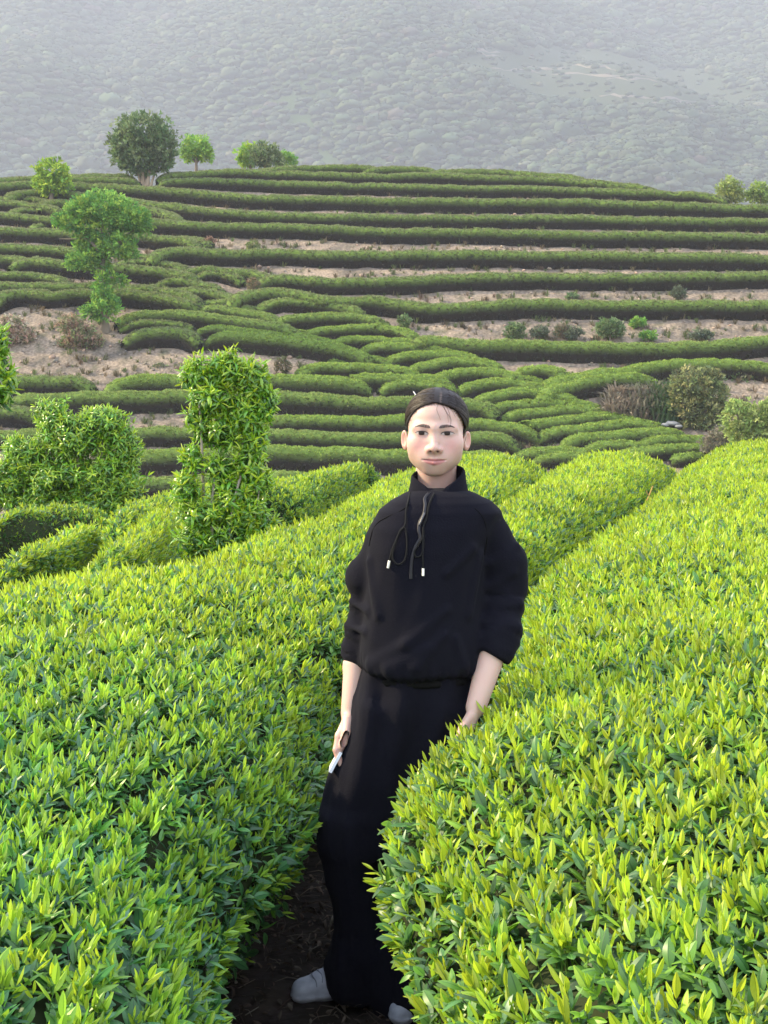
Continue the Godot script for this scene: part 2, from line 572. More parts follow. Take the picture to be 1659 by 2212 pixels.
func build_far_hedges():
	far_hedge("short hedge arching along the very top of the far hill, topmost of all", [548, 362, 650, 356, 750, 354, 820, 357], 1.05, 3)
	far_hedge("small hedge tip showing just right of the hill's topmost hedge", [785, 360, 830, 358, 900, 358, 945, 361], 1.05, 3)
	far_hedge("thin bright hedge sloping down to the right along the hill's skyline", [922, 369, 980, 365, 1055, 364, 1130, 369, 1210, 375, 1262, 384], 1.05, 3)
	far_hedge("long hedge on the hilltop starting right of the round olive tree's crown", [350, 377, 380, 371, 425, 368, 500, 364, 600, 367, 700, 370, 825, 373, 930, 371, 1080, 378, 1180, 381, 1280, 388, 1380, 398, 1400, 404], 1.05, 3)
	far_hedge("hilltop hedge left of the olive tree, behind the small lime green tree", [-60, 388, 0, 383, 75, 378, 150, 375, 290, 373], 1.05, 3)
	far_hedge("long hilltop hedge starting at the olive tree's trunks and ending near the two round trees", [340, 386, 450, 383, 600, 389, 825, 395, 980, 398, 1130, 400, 1280, 405, 1430, 410, 1530, 417, 1555, 424], 1.05, 3)
	far_hedge("dark hedge running up to the olive tree's trunks from the left", [100, 384, 155, 381, 230, 381, 298, 384], 1.05, 3)
	far_hedge("full width hedge passing below the olive tree's trunks, crossing the whole hill", [-80, 397, 0, 393, 75, 389, 155, 392, 250, 397, 400, 407, 550, 419, 700, 422, 825, 425, 1030, 427, 1230, 428, 1330, 431, 1480, 436, 1659, 441, 1760, 446], 1.20, 0)
	far_hedge("long hedge starting left of the small lime green tree's foot and crossing the hill", [33, 420, 52, 411, 90, 409, 155, 413, 200, 416, 283, 429, 335, 435, 387, 441, 428, 446, 550, 455, 700, 460, 830, 461, 1030, 463, 1230, 463, 1430, 468, 1659, 470, 1760, 473], 1.10, 1)
	far_hedge("tapering hedge passing behind the crown of the ivy clad tree", [104, 441, 121, 431, 160, 431, 230, 436, 296, 444, 335, 452, 380, 472], 0.95, 3)
	far_hedge("long hedge emerging from behind the ivy clad tree's crown at its right edge", [240, 470, 332, 472, 450, 479, 650, 483, 825, 491, 1030, 493, 1230, 498, 1430, 500, 1659, 503, 1760, 506], 1.15, 1)
	far_hedge("small hedge at the left edge, level with the lime green tree's foot", [-52, 426, 0, 424, 52, 424, 85, 431, 96, 439], 0.70, 3)
	far_hedge("hedge at the left edge just below the lime green tree's foot", [-52, 431, 0, 431, 52, 436, 103, 445, 113, 451], 0.90, 3)
	far_hedge("short hedge left of the ivy clad tree's uppermost leaves", [31, 456, 52, 449, 82, 448, 116, 452, 134, 456], 0.65, 3)
	far_hedge("dark sided hedge reaching the ivy clad tree's crown from the left edge", [-52, 456, 0, 458, 52, 462, 111, 468, 165, 472], 1.00, 2)
	far_hedge("tiny hedge tip against the left flank of the ivy clad tree's crown", [80, 486, 95, 480, 129, 480, 165, 484], 0.60, 3)
	far_hedge("tall dark hedge left of the ivy clad tree, level with its bare side branch", [-52, 489, 0, 490, 77, 492, 139, 496, 175, 504], 1.10, 2)
	far_hedge("hedge left of the ivy clad tree, level with its lowest crown leaves", [-52, 526, 0, 526, 77, 529, 165, 536, 216, 544], 1.05, 2)
	far_hedge("hedge stub at the left edge, left of a gap in the third row", [-52, 551, 0, 551, 23, 553, 34, 562], 0.95, 2)
	far_hedge("long hedge passing right behind the ivy clad tree's bare upper trunk", [38, 562, 59, 556, 129, 562, 219, 569, 258, 571, 309, 575, 374, 584, 420, 597], 1.10, 3)
	far_hedge("lens shaped hedge at the left edge beside a strip of bare soil", [-52, 585, 0, 587, 64, 588, 108, 596, 133, 609], 0.85, 2)
	far_hedge("long hedge behind the ivy of the leaning tree's lower trunk", [-52, 608, 0, 609, 52, 610, 129, 611, 219, 611, 271, 614, 335, 620, 387, 632, 417, 648], 1.00, 2)
	far_hedge("long hedge at the top of the bare earth slope, behind the tree's ivy skirt", [10, 641, 23, 628, 52, 624, 101, 630, 155, 625, 219, 625, 283, 628, 361, 639, 419, 654], 1.10, 3)
	far_hedge("bright lens shaped hedge right of the ivy clad tree's crown", [247, 508, 283, 502, 335, 507, 387, 513, 414, 527], 1.00, 3)
	far_hedge("hedge end peeping out behind the bright lens shaped hedge", [358, 508, 399, 511, 425, 516, 431, 526], 0.80, 3)
	far_hedge("tiny hedge right of the ivy clad tree under a leafy side branch", [255, 549, 296, 547, 339, 561], 0.60, 3)
	far_hedge("hedge pointing right from the ivy clad tree's trunk, above a bare gully", [247, 561, 283, 558, 335, 562, 374, 570, 388, 581], 0.75, 3)
	far_hedge("lens shaped hedge at the left rim of the stony gully", [342, 604, 366, 599, 382, 599, 420, 606, 446, 615, 466, 626], 0.90, 3)
	far_hedge("lens shaped hedge just below the first at the left rim of the gully", [370, 620, 382, 618, 433, 624, 485, 636, 514, 650], 0.85, 3)
	far_hedge("very small hedge tip left of the gully's lens shaped hedges", [322, 615, 340, 612, 358, 619], 0.50, 3)
	far_hedge("slender hedge below the gully, upper of two close together", [429, 649, 449, 646, 498, 651, 536, 662, 550, 669], 0.70, 3)
	far_hedge("slender hedge below the gully, lower of two close together", [426, 660, 459, 658, 511, 668, 562, 676, 587, 689], 0.90, 3)
	far_hedge("long hedge running right from the foot of the bare earth slope", [267, 685, 296, 673, 361, 670, 428, 676, 485, 682, 536, 690, 588, 698, 633, 714], 1.00, 3)
	far_hedge("short hedge beside the bare slope, upper of a stacked pair", [267, 702, 304, 692, 382, 694, 400, 702], 0.70, 3)
	far_hedge("short hedge beside the bare slope, lower of a stacked pair", [280, 720, 313, 710, 383, 710, 408, 724], 1.15, 3)
	far_hedge("hedge whose left end shows bare twigs above the tall sapling", [427, 707, 459, 702, 511, 708, 549, 713, 614, 718, 691, 731, 731, 744], 0.80, 3)
	far_hedge("little hedge hump wedged between two longer hedges in mid slope", [614, 719, 634, 711, 660, 716, 674, 725], 0.60, 3)
	far_hedge("long sagging hedge above the pale bank with the round bush", [442, 720, 485, 717, 536, 721, 614, 727, 691, 739, 743, 751, 790, 767], 1.15, 3)
	far_hedge("long hedge with a blunt left end right of the ivy clad tree", [346, 550, 356, 542, 374, 536, 395, 533, 459, 537, 511, 538, 614, 537, 691, 541, 809, 541, 1030, 540, 1300, 543, 1659, 548, 1760, 551], 1.20, 1)
	far_hedge("lens shaped hedge above the gully, longer of two", [414, 579, 428, 573, 472, 577, 536, 584, 562, 593, 571, 602], 0.95, 3)
	far_hedge("lens shaped hedge above the gully, shorter and in front", [430, 590, 459, 583, 490, 590, 504, 601], 0.80, 3)
	far_hedge("long hedge starting right of the gully's lens shaped pair", [566, 600, 590, 594, 639, 594, 718, 600, 866, 597, 976, 592, 1145, 588, 1300, 590, 1500, 588, 1659, 586, 1760, 585], 1.15, 1)
	far_hedge("long hedge with a humped left end beside a brown shrub", [516, 645, 536, 631, 572, 623, 614, 624, 665, 633, 704, 640, 809, 640, 903, 654, 976, 654, 1145, 646, 1300, 648, 1659, 650, 1760, 652], 1.20, 1)
	far_hedge("plump lens shaped hedge under the humped hedge", [563, 659, 588, 649, 627, 644, 691, 650, 743, 660, 775, 675], 0.90, 3)
	far_hedge("plump lens shaped hedge, second under the humped hedge", [607, 690, 627, 680, 691, 676, 743, 676, 794, 682, 825, 694], 0.95, 3)
	far_hedge("hedge climbing over a hump then joining the row under the boulder bank", [660, 714, 691, 707, 743, 703, 809, 700, 802, 701, 841, 705, 867, 715, 890, 730], 0.85, 3)
	far_hedge("long dark faced hedge below the boulder bank with shrubs", [877, 728, 905, 728, 944, 728, 1021, 734, 1124, 735, 1211, 737, 1425, 741, 1531, 737, 1603, 732, 1659, 726, 1760, 716], 1.25, 1)
	far_hedge("low hedge left of the person's head height, first in the fanning rows", [723, 735, 743, 729, 809, 727, 828, 731, 879, 732, 912, 741], 0.75, 3)
	far_hedge("pale ended hedge, second in the fanning rows above the person", [785, 747, 815, 741, 867, 741, 931, 745, 970, 755, 984, 762], 0.90, 3)
	far_hedge("hedge, third in the fanning rows above the person", [836, 771, 867, 764, 918, 759, 957, 758, 995, 762, 1033, 775], 0.90, 3)
	far_hedge("hedge, fourth in the fanning rows above the person", [883, 789, 918, 783, 957, 776, 995, 773, 1034, 776, 1075, 794], 0.95, 3)
	far_hedge("domed hedge, fifth in the fanning rows, up and right of the person's hair", [940, 815, 970, 803, 1008, 797, 1060, 797, 1099, 806, 1127, 819], 0.95, 3)
	far_hedge("hedge tip wedged behind the domed fanning hedges", [1117, 815, 1137, 812, 1168, 822], 0.60, 3)
	far_hedge("domed hedge, sixth in the fanning rows, right of the person's hair", [999, 834, 1034, 824, 1073, 819, 1124, 821, 1163, 831, 1187, 845], 0.95, 3)
	far_hedge("dark hedge under the pale terrace strip, left of the curved hedges", [1127, 796, 1145, 791, 1170, 791, 1192, 796, 1210, 810], 0.95, 3)
	far_hedge("hedge, seventh in the fanning rows, level with the person's brow", [1025, 859, 1073, 848, 1111, 840, 1150, 840, 1182, 845, 1223, 855, 1252, 864], 0.95, 3)
	far_hedge("hedge, eighth in the fanning rows, pointing at the person's right eye", [1066, 878, 1099, 868, 1150, 866, 1145, 865, 1207, 863, 1254, 867, 1308, 880], 0.85, 3)
	far_hedge("hedge, ninth in the fanning rows, reaching the dry grass", [1090, 895, 1124, 887, 1145, 886, 1207, 879, 1254, 878, 1294, 881, 1326, 889], 0.85, 3)
	far_hedge("hedge, tenth in the fanning rows, just above the whitish stones", [1138, 918, 1163, 909, 1145, 912, 1207, 903, 1269, 895, 1309, 891, 1347, 896, 1381, 907], 0.85, 3)
	far_hedge("hedge pointing at the whitish stones, right end touching them", [1181, 935, 1207, 924, 1269, 920, 1331, 910, 1378, 908, 1409, 912, 1430, 923], 0.85, 3)
	far_hedge("hedge just below the whitish stones at the foot of the olive shrub", [1227, 950, 1269, 938, 1331, 935, 1393, 927, 1439, 926, 1488, 937], 0.90, 3)
	far_hedge("short hedge below the whitish stones, left of a pair in one line", [1274, 965, 1316, 955, 1362, 953, 1388, 961], 0.80, 3)
	far_hedge("short hedge below the olive shrub, right of a pair in one line", [1387, 956, 1424, 944, 1470, 941, 1511, 943, 1531, 954], 0.85, 3)
	far_hedge("long low hedge just above the bright near rows, right of centre", [1330, 979, 1393, 969, 1439, 963, 1501, 960, 1574, 965], 0.80, 3)
	far_hedge("low hedge right of the person's cheek, upper of two by bare soil", [1127, 977, 1145, 971, 1207, 966, 1254, 968, 1268, 975], 0.80, 3)
	far_hedge("low hedge right of the person's cheek, lower of two by bare soil", [1164, 985, 1176, 982, 1238, 980, 1303, 985], 0.80, 3)
	far_hedge("hedge sliver just behind the near rows at the right", [1461, 985, 1486, 981, 1536, 978], 0.70, 3)
	far_hedge("long outer hedge of the curved pair, sweeping behind the olive shrub", [1703, 787, 1659, 785, 1610, 779, 1517, 777, 1455, 779, 1409, 785, 1362, 794, 1300, 800, 1254, 808, 1207, 817, 1179, 828], 1.05, 2)
	far_hedge("inner curved hedge with a blunt tip left of the olive shrub", [1403, 813, 1387, 806, 1331, 808, 1269, 817, 1223, 828, 1204, 839, 1196, 852], 1.15, 3)
	far_hedge("low hedge hump above the hedges left of the person", [704, 776, 738, 772, 764, 771, 802, 770, 853, 785], 0.65, 3)
	far_hedge("hedge with a squared left end beside the pale bank", [660, 796, 686, 785, 746, 785, 807, 789, 764, 786, 815, 788, 867, 795, 904, 807], 0.95, 3)
	far_hedge("long hedge passing behind the sapling's top, gap at the bare slope's foot", [258, 826, 271, 815, 309, 811, 361, 811, 392, 813, 482, 809, 573, 809, 625, 811, 686, 814, 746, 817, 796, 823], 1.25, 3)
	far_hedge("hedge running behind the top of the person's hair from the left", [774, 815, 807, 808, 764, 813, 810, 808, 854, 810, 892, 813, 931, 813, 970, 828], 1.00, 3)
	far_hedge("short hedge directly left of the person's hair with a white stake", [837, 830, 859, 821, 905, 821, 944, 826, 975, 837], 1.00, 3)
	far_hedge("long hedge behind the person's forehead from the left edge to beyond the hair", [9, 864, 39, 855, 103, 851, 180, 849, 258, 848, 397, 846, 607, 847, 655, 849, 731, 855, 807, 861, 886, 859, 1006, 865, 1034, 869, 1051, 882], 1.20, 3)
	far_hedge("hedge level with the person's eyes, from the sapling to right of the ear", [552, 900, 607, 899, 686, 900, 777, 902, 868, 900, 1013, 906, 1060, 911, 1111, 917, 1152, 931], 1.00, 3)
	far_hedge("long hedge level with the person's nose across the picture", [-80, 935, 0, 932, 120, 928, 299, 925, 382, 925, 500, 926, 603, 929, 655, 932, 777, 937, 865, 937, 1019, 937, 1060, 936, 1115, 950], 1.05, 2)
	far_hedge("long hedge level with the person's lips, just behind the near rows", [250, 980, 314, 977, 387, 972, 480, 969, 576, 967, 655, 969, 777, 972, 880, 975, 1003, 976, 1047, 975, 1102, 984], 1.20, 3)
	far_hedge("lowest far hedge, seen between the sapling and the near rows", [240, 1037, 307, 1036, 366, 1034, 480, 1026, 594, 1022, 690, 1022], 1.00, 3)
	far_hedge("hedge end at the left edge above the round leafy bush", [-39, 822, 8, 819, 52, 813, 103, 812, 155, 813, 179, 824], 1.20, 2)
	far_hedge("hedge stub at the left edge behind the round leafy bush", [-52, 879, 0, 879, 26, 879, 52, 884, 66, 894], 1.10, 2)

# ------------------------------------------------------------------ the near tea rows
var shoots := []       # each: {"geo": merged shape, "mesh", "leaves": [[mesh number, transform, tone]]}
var old_shoots := []
var leaf_meshes := []
var leaf_geos := []
var leaf_paints := []
const TONES := [[0.42, 0.54, 0.032], [0.32, 0.49, 0.034], [0.22, 0.42, 0.038], [0.15, 0.33, 0.048], [0.105, 0.245, 0.058], [0.080, 0.180, 0.052], [0.15, 0.27, 0.11]]

func make_shoots():
	var white := Color.WHITE
	var rib := Color(0.36, 0.48, 0.6)
	for k in 6:
		var length: float = [0.032, 0.041, 0.049, 0.054, 0.060, 0.046][k]
		var width: float = [0.008, 0.0135, 0.018, 0.022, 0.026, 0.021][k]
		var g := leaf_geo(length, width, [0.9, 0.62, 0.45, 0.34, 0.22, 0.25][k], [0.1, 0.35, 0.55, 0.75, 0.6, 1.0][k], white, rib)
		leaf_geos.append(g)
		leaf_meshes.append(g.mesh())
	for t in TONES:
		var m := paint(0.40, 0.52, 0.95)
		m.albedo_color = Color(t[0], t[1], t[2]).linear_to_srgb()
		leaf_paints.append(m)
	for kind in 14:
		var leaves := []
		var turn := rng.randf() * TAU
		var stem := rng.randf_range(0.035, 0.085)
		var n := rng.randi_range(4, 6)
		for k in n:
			var lean := deg_to_rad([4.0, 13.0, 22.0, 36.0, 56.0, 75.0][k] + rng.randf_range(-7.0, 9.0))
			var size: int = [0, 1, 2, 3, 3, 4][k] if rng.randf() < 0.8 else [1, 2, 2, 2, 4, 4][k]
			var tone := clampi([0, 0, 1, 2, 3, 4][k] + rng.randi_range(-1, 2) * (1 if rng.randf() < 0.6 else 0), 0, 5)
			if rng.randf() < 0.07:
				tone = 6
			turn += 2.4 + rng.randf_range(-0.4, 0.4)
			var b := Basis(Vector3.UP, turn) * Basis(Vector3.RIGHT, lean)
			b = b.scaled_local(Vector3.ONE * rng.randf_range(0.85, 1.2))
			leaves.append([size, Transform3D(b, Vector3(0, stem * (1.0 - 0.21 * k), 0)), tone])
		shoots.append(pack_shoot(leaves, stem, Color(0.16, 0.27, 0.04)))
	for kind in 6:
		var leaves := []
		var turn := rng.randf() * TAU
		for k in 4:
			var lean := deg_to_rad(25.0 + 22.0 * k + rng.randf_range(-10.0, 10.0))
			turn += 2.2 + rng.randf_range(-0.5, 0.5)
			var b := Basis(Vector3.UP, turn) * Basis(Vector3.RIGHT, lean)
			leaves.append([3 + rng.randi() % 3, Transform3D(b.scaled_local(Vector3.ONE * rng.randf_range(0.8, 1.15)), Vector3(0, 0.05 - 0.014 * k, 0)), 3 + rng.randi() % 3])
		old_shoots.append(pack_shoot(leaves, 0.05, Color(0.10, 0.08, 0.05)))

func pack_shoot(leaves: Array, stem: float, bark: Color) -> Dictionary:
	var g := Geo.new()
	g.tube([Vector3(0, -0.06, 0), Vector3(0.002, stem * 0.5, 0), Vector3(0, stem, 0)], [0.0016, 0.0014, 0.001], 4, bark, false)
	for l in leaves:
		var t: Array = TONES[l[2]]
		g.add(leaf_geos[l[0]], l[1], Color(t[0], t[1], t[2]))
	return {"mesh": g.mesh(), "leaves": leaves}

func resample(pts: Array, count: int) -> Array:
	var fine := []
	for k in pts.size():
		fine.append(Vector3(pts[k].x, 0, pts[k].y))
	fine = smooth_line(fine, 0.05)
	var run := [0.0]
	for k in range(1, fine.size()):
		run.append(run[-1] + fine[k].distance_to(fine[k - 1]))
	var out := []
	var at_k := 0
	for s in count:
		var want: float = run[-1] * s / (count - 1)
		while at_k < fine.size() - 2 and run[at_k + 1] < want:
			at_k += 1
		var f: float = clampf((want - run[at_k]) / maxf(run[at_k + 1] - run[at_k], 1e-6), 0.0, 1.0)
		out.append(fine[at_k].lerp(fine[at_k + 1], f))
	return out

# A row between its two rims (each a line of (x, depth)); rim and top are heights above the ground.
func near_row(label: String, left: Array, right: Array, rim: float, top: float, ends := 2, singles := 0, wood := 0.36, dens := 1.0, cool := 0.0):
	var span := 0.0
	for k in range(1, left.size()):
		span += left[k].distance_to(left[k - 1])
	var count := int(clampf(span / 0.12, 20, 150))
	var a := resample(left, count)
	var b := resample(right, count)
	var across := []
	for k in 19:
		across.append(lerpf(-1.0, 1.0, k / 18.0))
	var mid: Vector3 = a[count / 2].lerp(b[count / 2], 0.5)
	var base := Vector3(mid.x, near_ground(mid.x, mid.z), -mid.z)
	var root := thing("tea_row", label, "tea row", base, "near rows of tea bushes in fresh leaf")
	var skirt := [[0.0, 1.0], [-0.035, 0.86], [0.02, 0.66], [0.10, 0.44], [0.19, 0.2], [0.24, -0.1]]   # inward, share of the rim height
	var ring := across.size() + 2 * skirt.size()
	var g := Geo.new()
	for k in count:
		var pa: Vector3 = a[k]
		var pb: Vector3 = b[k]
		var side := (pb - pa).normalized()
		var e := 1.0
		var s := float(k) / (count - 1)
		if ends & 2:
			e = minf(e, sqrt(1.0 - pow(1.0 - minf(1.0, (1.0 - s) * span / 0.9 + 0.02), 2.0)))
		if ends & 1:
			e = minf(e, sqrt(1.0 - pow(1.0 - minf(1.0, s * span / 0.9 + 0.02), 2.0)))
		for r in ring:
			var q := Vector3.ZERO
			var h := 0.0
			if r < skirt.size():
				var w: Array = skirt[skirt.size() - 1 - r]
				q = pa + side * w[0]
				h = rim * w[1]
			elif r >= ring - skirt.size():
				var w: Array = skirt[r - (ring - skirt.size())]
				q = pb - side * w[0]
				h = rim * w[1]
			else:
				var u: float = across[r - skirt.size()]
				q = pa.lerp(pb, 0.5 + 0.5 * u * 0.995)
				h = rim + (top - rim) * pow(1.0 - pow(absf(u), 2.3), 0.55)
			h *= 0.35 + 0.65 * e
			var gy := near_ground(q.x, q.z)
			var p := Vector3(q.x, gy + h, -q.z)
			var lump := 0.045 * bumps.get_noise_3dv(p * 1.1) + 0.02 * bumps.get_noise_3dv(p * 3.7)
			p += Vector3(0, lump, 0) + side * lump * (0.6 if r < skirt.size() else -0.6 if r >= ring - skirt.size() else 0.0) * Vector3(1, 1, -1)
			p.y -= 0.07 if h > rim * 0.9 else 0.0
			g.vert(p - base, Color(0.030, 0.036, 0.016) if h > rim * 0.55 else Color(0.030, 0.024, 0.018))
	g.grid(ring, count, 0)
	part("branch_mass", g.mesh(), M.bush_core, root)
	# stems under the canopy
	var stems := Geo.new()
	for k in int(span / 0.35):
		var s := rng.randf()
		var pa: Vector3 = a[int(s * (count - 1))]
		var pb: Vector3 = b[int(s * (count - 1))]
		for q in 3:
			var foot := pa.lerp(pb, rng.randf_range(0.25, 0.75))
			var head := pa.lerp(pb, rng.randf_range(0.06, 0.94))
			var p0 := Vector3(foot.x, near_ground(foot.x, foot.z) - 0.03, -foot.z) - base
			var p2 := Vector3(head.x, near_ground(head.x, head.z) + rim * 0.85, -head.z + rng.randf_range(-0.1, 0.1)) - base
			stems.tube([p0, p0.lerp(p2, 0.5) + Vector3(rng.randf_range(-0.04, 0.04), 0.05, rng.randf_range(-0.04, 0.04)), p2], [0.013, 0.009, 0.005], 5, Color(0.10, 0.085, 0.07), false)
	if stems.v.size():
		part("stems", stems.mesh(), M.bark, root).set_meta("kind", "stuff")
	# leaves
	var places := []
	var tints := []
	for k in shoots.size() + old_shoots.size():
		places.append([])
		tints.append([])
	var nearest := []
	for k in count - 1:
		for r in ring - 1:
			var f := k * ring + r
			var edge := r < skirt.size() or r >= ring - skirt.size() - 1
			var low := r < 3 or r >= ring - 4
			var c4 := (g.v[f] + g.v[f + 1] + g.v[f + ring] + g.v[f + ring + 1]) * 0.25 + base
			var depth := -c4.z
			if depth < 1.25 or absf(c4.x) > 0.40 * depth + 0.25:
				continue
			var fx := (g.v[f + 1] - g.v[f]).cross(g.v[f + ring] - g.v[f])
			var nn := fx.normalized()
			var area := (fx.length() + (g.v[f + 1] - g.v[f + ring + 1]).cross(g.v[f + ring] - g.v[f + ring + 1]).length()) * 0.5
			var big := clampf(0.68 + 0.016 * (depth - 3.0), 0.68, 0.84)
			var want := dens * area * 1080.0 / (big * big) * (0.14 if low else 0.75 if edge else 1.0)
			var n := int(want) + (1 if rng.randf() < want - int(want) else 0)
			for q in n:
				var p := g.v[f].lerp(g.v[f + 1], rng.randf()).lerp(g.v[f + ring].lerp(g.v[f + ring + 1], rng.randf()), rng.randf())
				var old := rng.randf() < (0.9 if low else (0.45 if wood > 0.2 else 0.12) if edge else wood)
				var up := nn * (0.95 if edge else 0.4) + Vector3.UP * (0.35 if low else 0.8) + Vector3(rng.randfn(), rng.randfn() * 0.3, rng.randfn()) * (0.26 if not old else 0.4)
				var size := big * rng.randf_range(0.72, 1.2)
				if not edge:
					p += nn * (rng.randf_range(-0.02, 0.015) if old else 0.02)
				var kind := rng.randi() % shoots.size() if not old else shoots.size() + rng.randi() % old_shoots.size()
				var t := turned(up, rng.randf() * TAU, size, p)
				var w := base + p
				if singles and not old and not edge:
					var px := project(w)
					if px.x > 10 and px.x < 1650 and px.y < 2205:
						nearest.append([depth, kind, t])
						continue
				places[kind].append(t)
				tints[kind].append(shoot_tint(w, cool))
	if singles:
		nearest.sort_custom(func(x, y): return x[0] < y[0])
		var left_over := singles
		for s in nearest:
			if left_over >= 4:
				for l in shoots[s[1]].leaves:
					if left_over > 0:
						var o := part("leaf", leaf_meshes[l[0]], leaf_paints[mini(5, l[2] + (rng.randi() % 2))], root)
						o.transform = s[2] * l[1]
						left_over -= 1
			else:
				places[s[1]].append(s[2])
				tints[s[1]].append(shoot_tint(base + s[2].origin, cool))
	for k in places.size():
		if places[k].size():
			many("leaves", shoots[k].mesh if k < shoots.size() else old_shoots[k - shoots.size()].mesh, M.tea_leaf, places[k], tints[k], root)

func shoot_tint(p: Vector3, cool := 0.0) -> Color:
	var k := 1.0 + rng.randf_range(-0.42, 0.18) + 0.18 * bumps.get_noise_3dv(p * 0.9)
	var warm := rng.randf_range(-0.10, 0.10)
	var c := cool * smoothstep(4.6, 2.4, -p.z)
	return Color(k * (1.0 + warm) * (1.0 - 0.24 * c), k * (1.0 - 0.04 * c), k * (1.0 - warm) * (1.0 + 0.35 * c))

func line_of(flat: Array, h: float) -> Array:
	var out := []
	for k in flat.size() / 2:
		out.append(spot(flat[2 * k], flat[2 * k + 1], h))
	return out

func build_near_rows():
	# the row to the right of the path
	var rl := [Vector2(0.16, 0.7), Vector2(0.08, 1.2)] + line_of([905, 2212, 850, 2140, 818, 2060, 806, 1950, 818, 1830, 848, 1725, 905, 1632, 980, 1562, 1050, 1512, 1092, 1465, 1120, 1400, 1158, 1262, 1250, 1182, 1350, 1122, 1430, 1062, 1487, 1012, 1560, 970], 0.76)
	var rr := []
	for k in rl.size():
		var t: Vector2 = (rl[mini(k + 1, rl.size() - 1)] - rl[maxi(k - 1, 0)]).normalized()
		rr.append(rl[k] + Vector2(t.y, -t.x) * 1.55 + Vector2(0.1, 0.0))
	for k in rl.size():
		rl[k] += Vector2(0.015 + 0.115 * smoothstep(2.65, 1.95, rl[k].y), 0.0)
	near_row("broad sunlit tea row on the right side of the path, nearest and largest", rl, rr, 0.73, 0.90, 2, 300)
	# the row to the left of the path
	var lr := [Vector2(-0.12, 0.7), Vector2(-0.16, 1.2)] + line_of([530, 2212, 512, 2100, 492, 1985, 525, 1895, 597, 1790, 690, 1690], 0.60) + [Vector2(-0.14, 3.5), Vector2(-0.08, 4.2)] + line_of([829, 1350, 950, 1215, 1030, 1138, 1096, 1076, 1211, 1008], 0.72)
	var ll := [Vector2(-2.0, 0.7), Vector2(-2.0, 1.2), Vector2(-1.98, 2.0), Vector2(-1.95, 3.0), Vector2(-1.85, 4.0)] + line_of([-80, 1280, 110, 1277, 290, 1258, 395, 1225, 480, 1190, 616, 1150, 707, 1107, 823, 1040, 900, 1018, 985, 1003], 0.72)
	for k in 10:
		lr[k] -= Vector2(0.085, 0.0)
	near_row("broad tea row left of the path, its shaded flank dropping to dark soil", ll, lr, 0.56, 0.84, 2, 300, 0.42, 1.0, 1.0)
	# the wedge of a row behind the person's shoulder
	near_row("tea row right behind the person's shoulder, dark on its right flank", line_of([905, 1330, 1000, 1190, 1105, 1090, 1165, 1045, 1225, 1008], 0.66), line_of([985, 1370, 1085, 1280, 1160, 1222, 1250, 1160, 1345, 1096, 1420, 1044, 1480, 1000], 0.70), 0.52, 0.84, 3)
	near_row("small tea row beyond the sapling, its shadowed side facing the path", line_of([215, 1140, 276, 1106, 370, 1066, 480, 1052, 597, 1045, 672, 1034, 745, 1014, 830, 1003], 0.76), line_of([240, 1178, 300, 1150, 420, 1116, 560, 1096, 640, 1090, 707, 1070, 760, 1048, 828, 1022], 0.62), 0.46, 0.82, 3)
	near_row("narrow tea row left of the sapling, sloping away into the shade", line_of([20, 1290, 105, 1258, 188, 1212, 232, 1172, 262, 1143, 300, 1122, 385, 1096], 0.72), line_of([180, 1290, 300, 1252, 365, 1205, 400, 1165, 430, 1140, 450, 1122, 470, 1106], 0.5), 0.34, 0.74, 3, 0, 0.15)
	near_row("tea row at the left edge, second beyond the path-side row", line_of([-140, 1250, -20, 1212, 105, 1166, 165, 1146, 215, 1138], 0.72), line_of([-60, 1290, 60, 1262, 165, 1215, 205, 1185, 240, 1158], 0.5), 0.34, 0.74, 3, 0, 0.15)
	near_row("farthest tea row at the left edge, under the round leafy bush", line_of([-160, 1130, -60, 1124, 40, 1114, 138, 1104, 215, 1101, 285, 1108], 0.72), line_of([-160, 1204, -60, 1190, 60, 1158, 165, 1138, 248, 1126, 312, 1126], 0.52), 0.34, 0.78, 3, 0, 0.15)

func build_materials():
	M.far_leaf = paint(0.75, 0.3, 0.6)
	M.crown_leaf = paint(0.8, 0.2)
	M.tea_leaf = paint(0.40, 0.52, 0.95)
	M.bush_core = paint(0.95, 0.15)
	M.bark = paint(0.9, 0.2)
	make_clumps()
	make_shoots()

# ------------------------------------------------------------------ distance fields and their meshing
func sd_cone(p: Vector3, a: Vector3, b: Vector3, ra: float, rb: float) -> float:
	var ba := b - a
	var h := clampf((p - a).dot(ba) / ba.length_squared(), 0.0, 1.0)
	return (p - a - ba * h).length() - lerpf(ra, rb, h)

func sd_ball(p: Vector3, c: Vector3, r: Vector3) -> float:
	var q := (p - c) / r
	var k0 := q.length()
	var k1 := (q / r).length()
	return k0 * (k0 - 1.0) / maxf(k1, 1e-9)

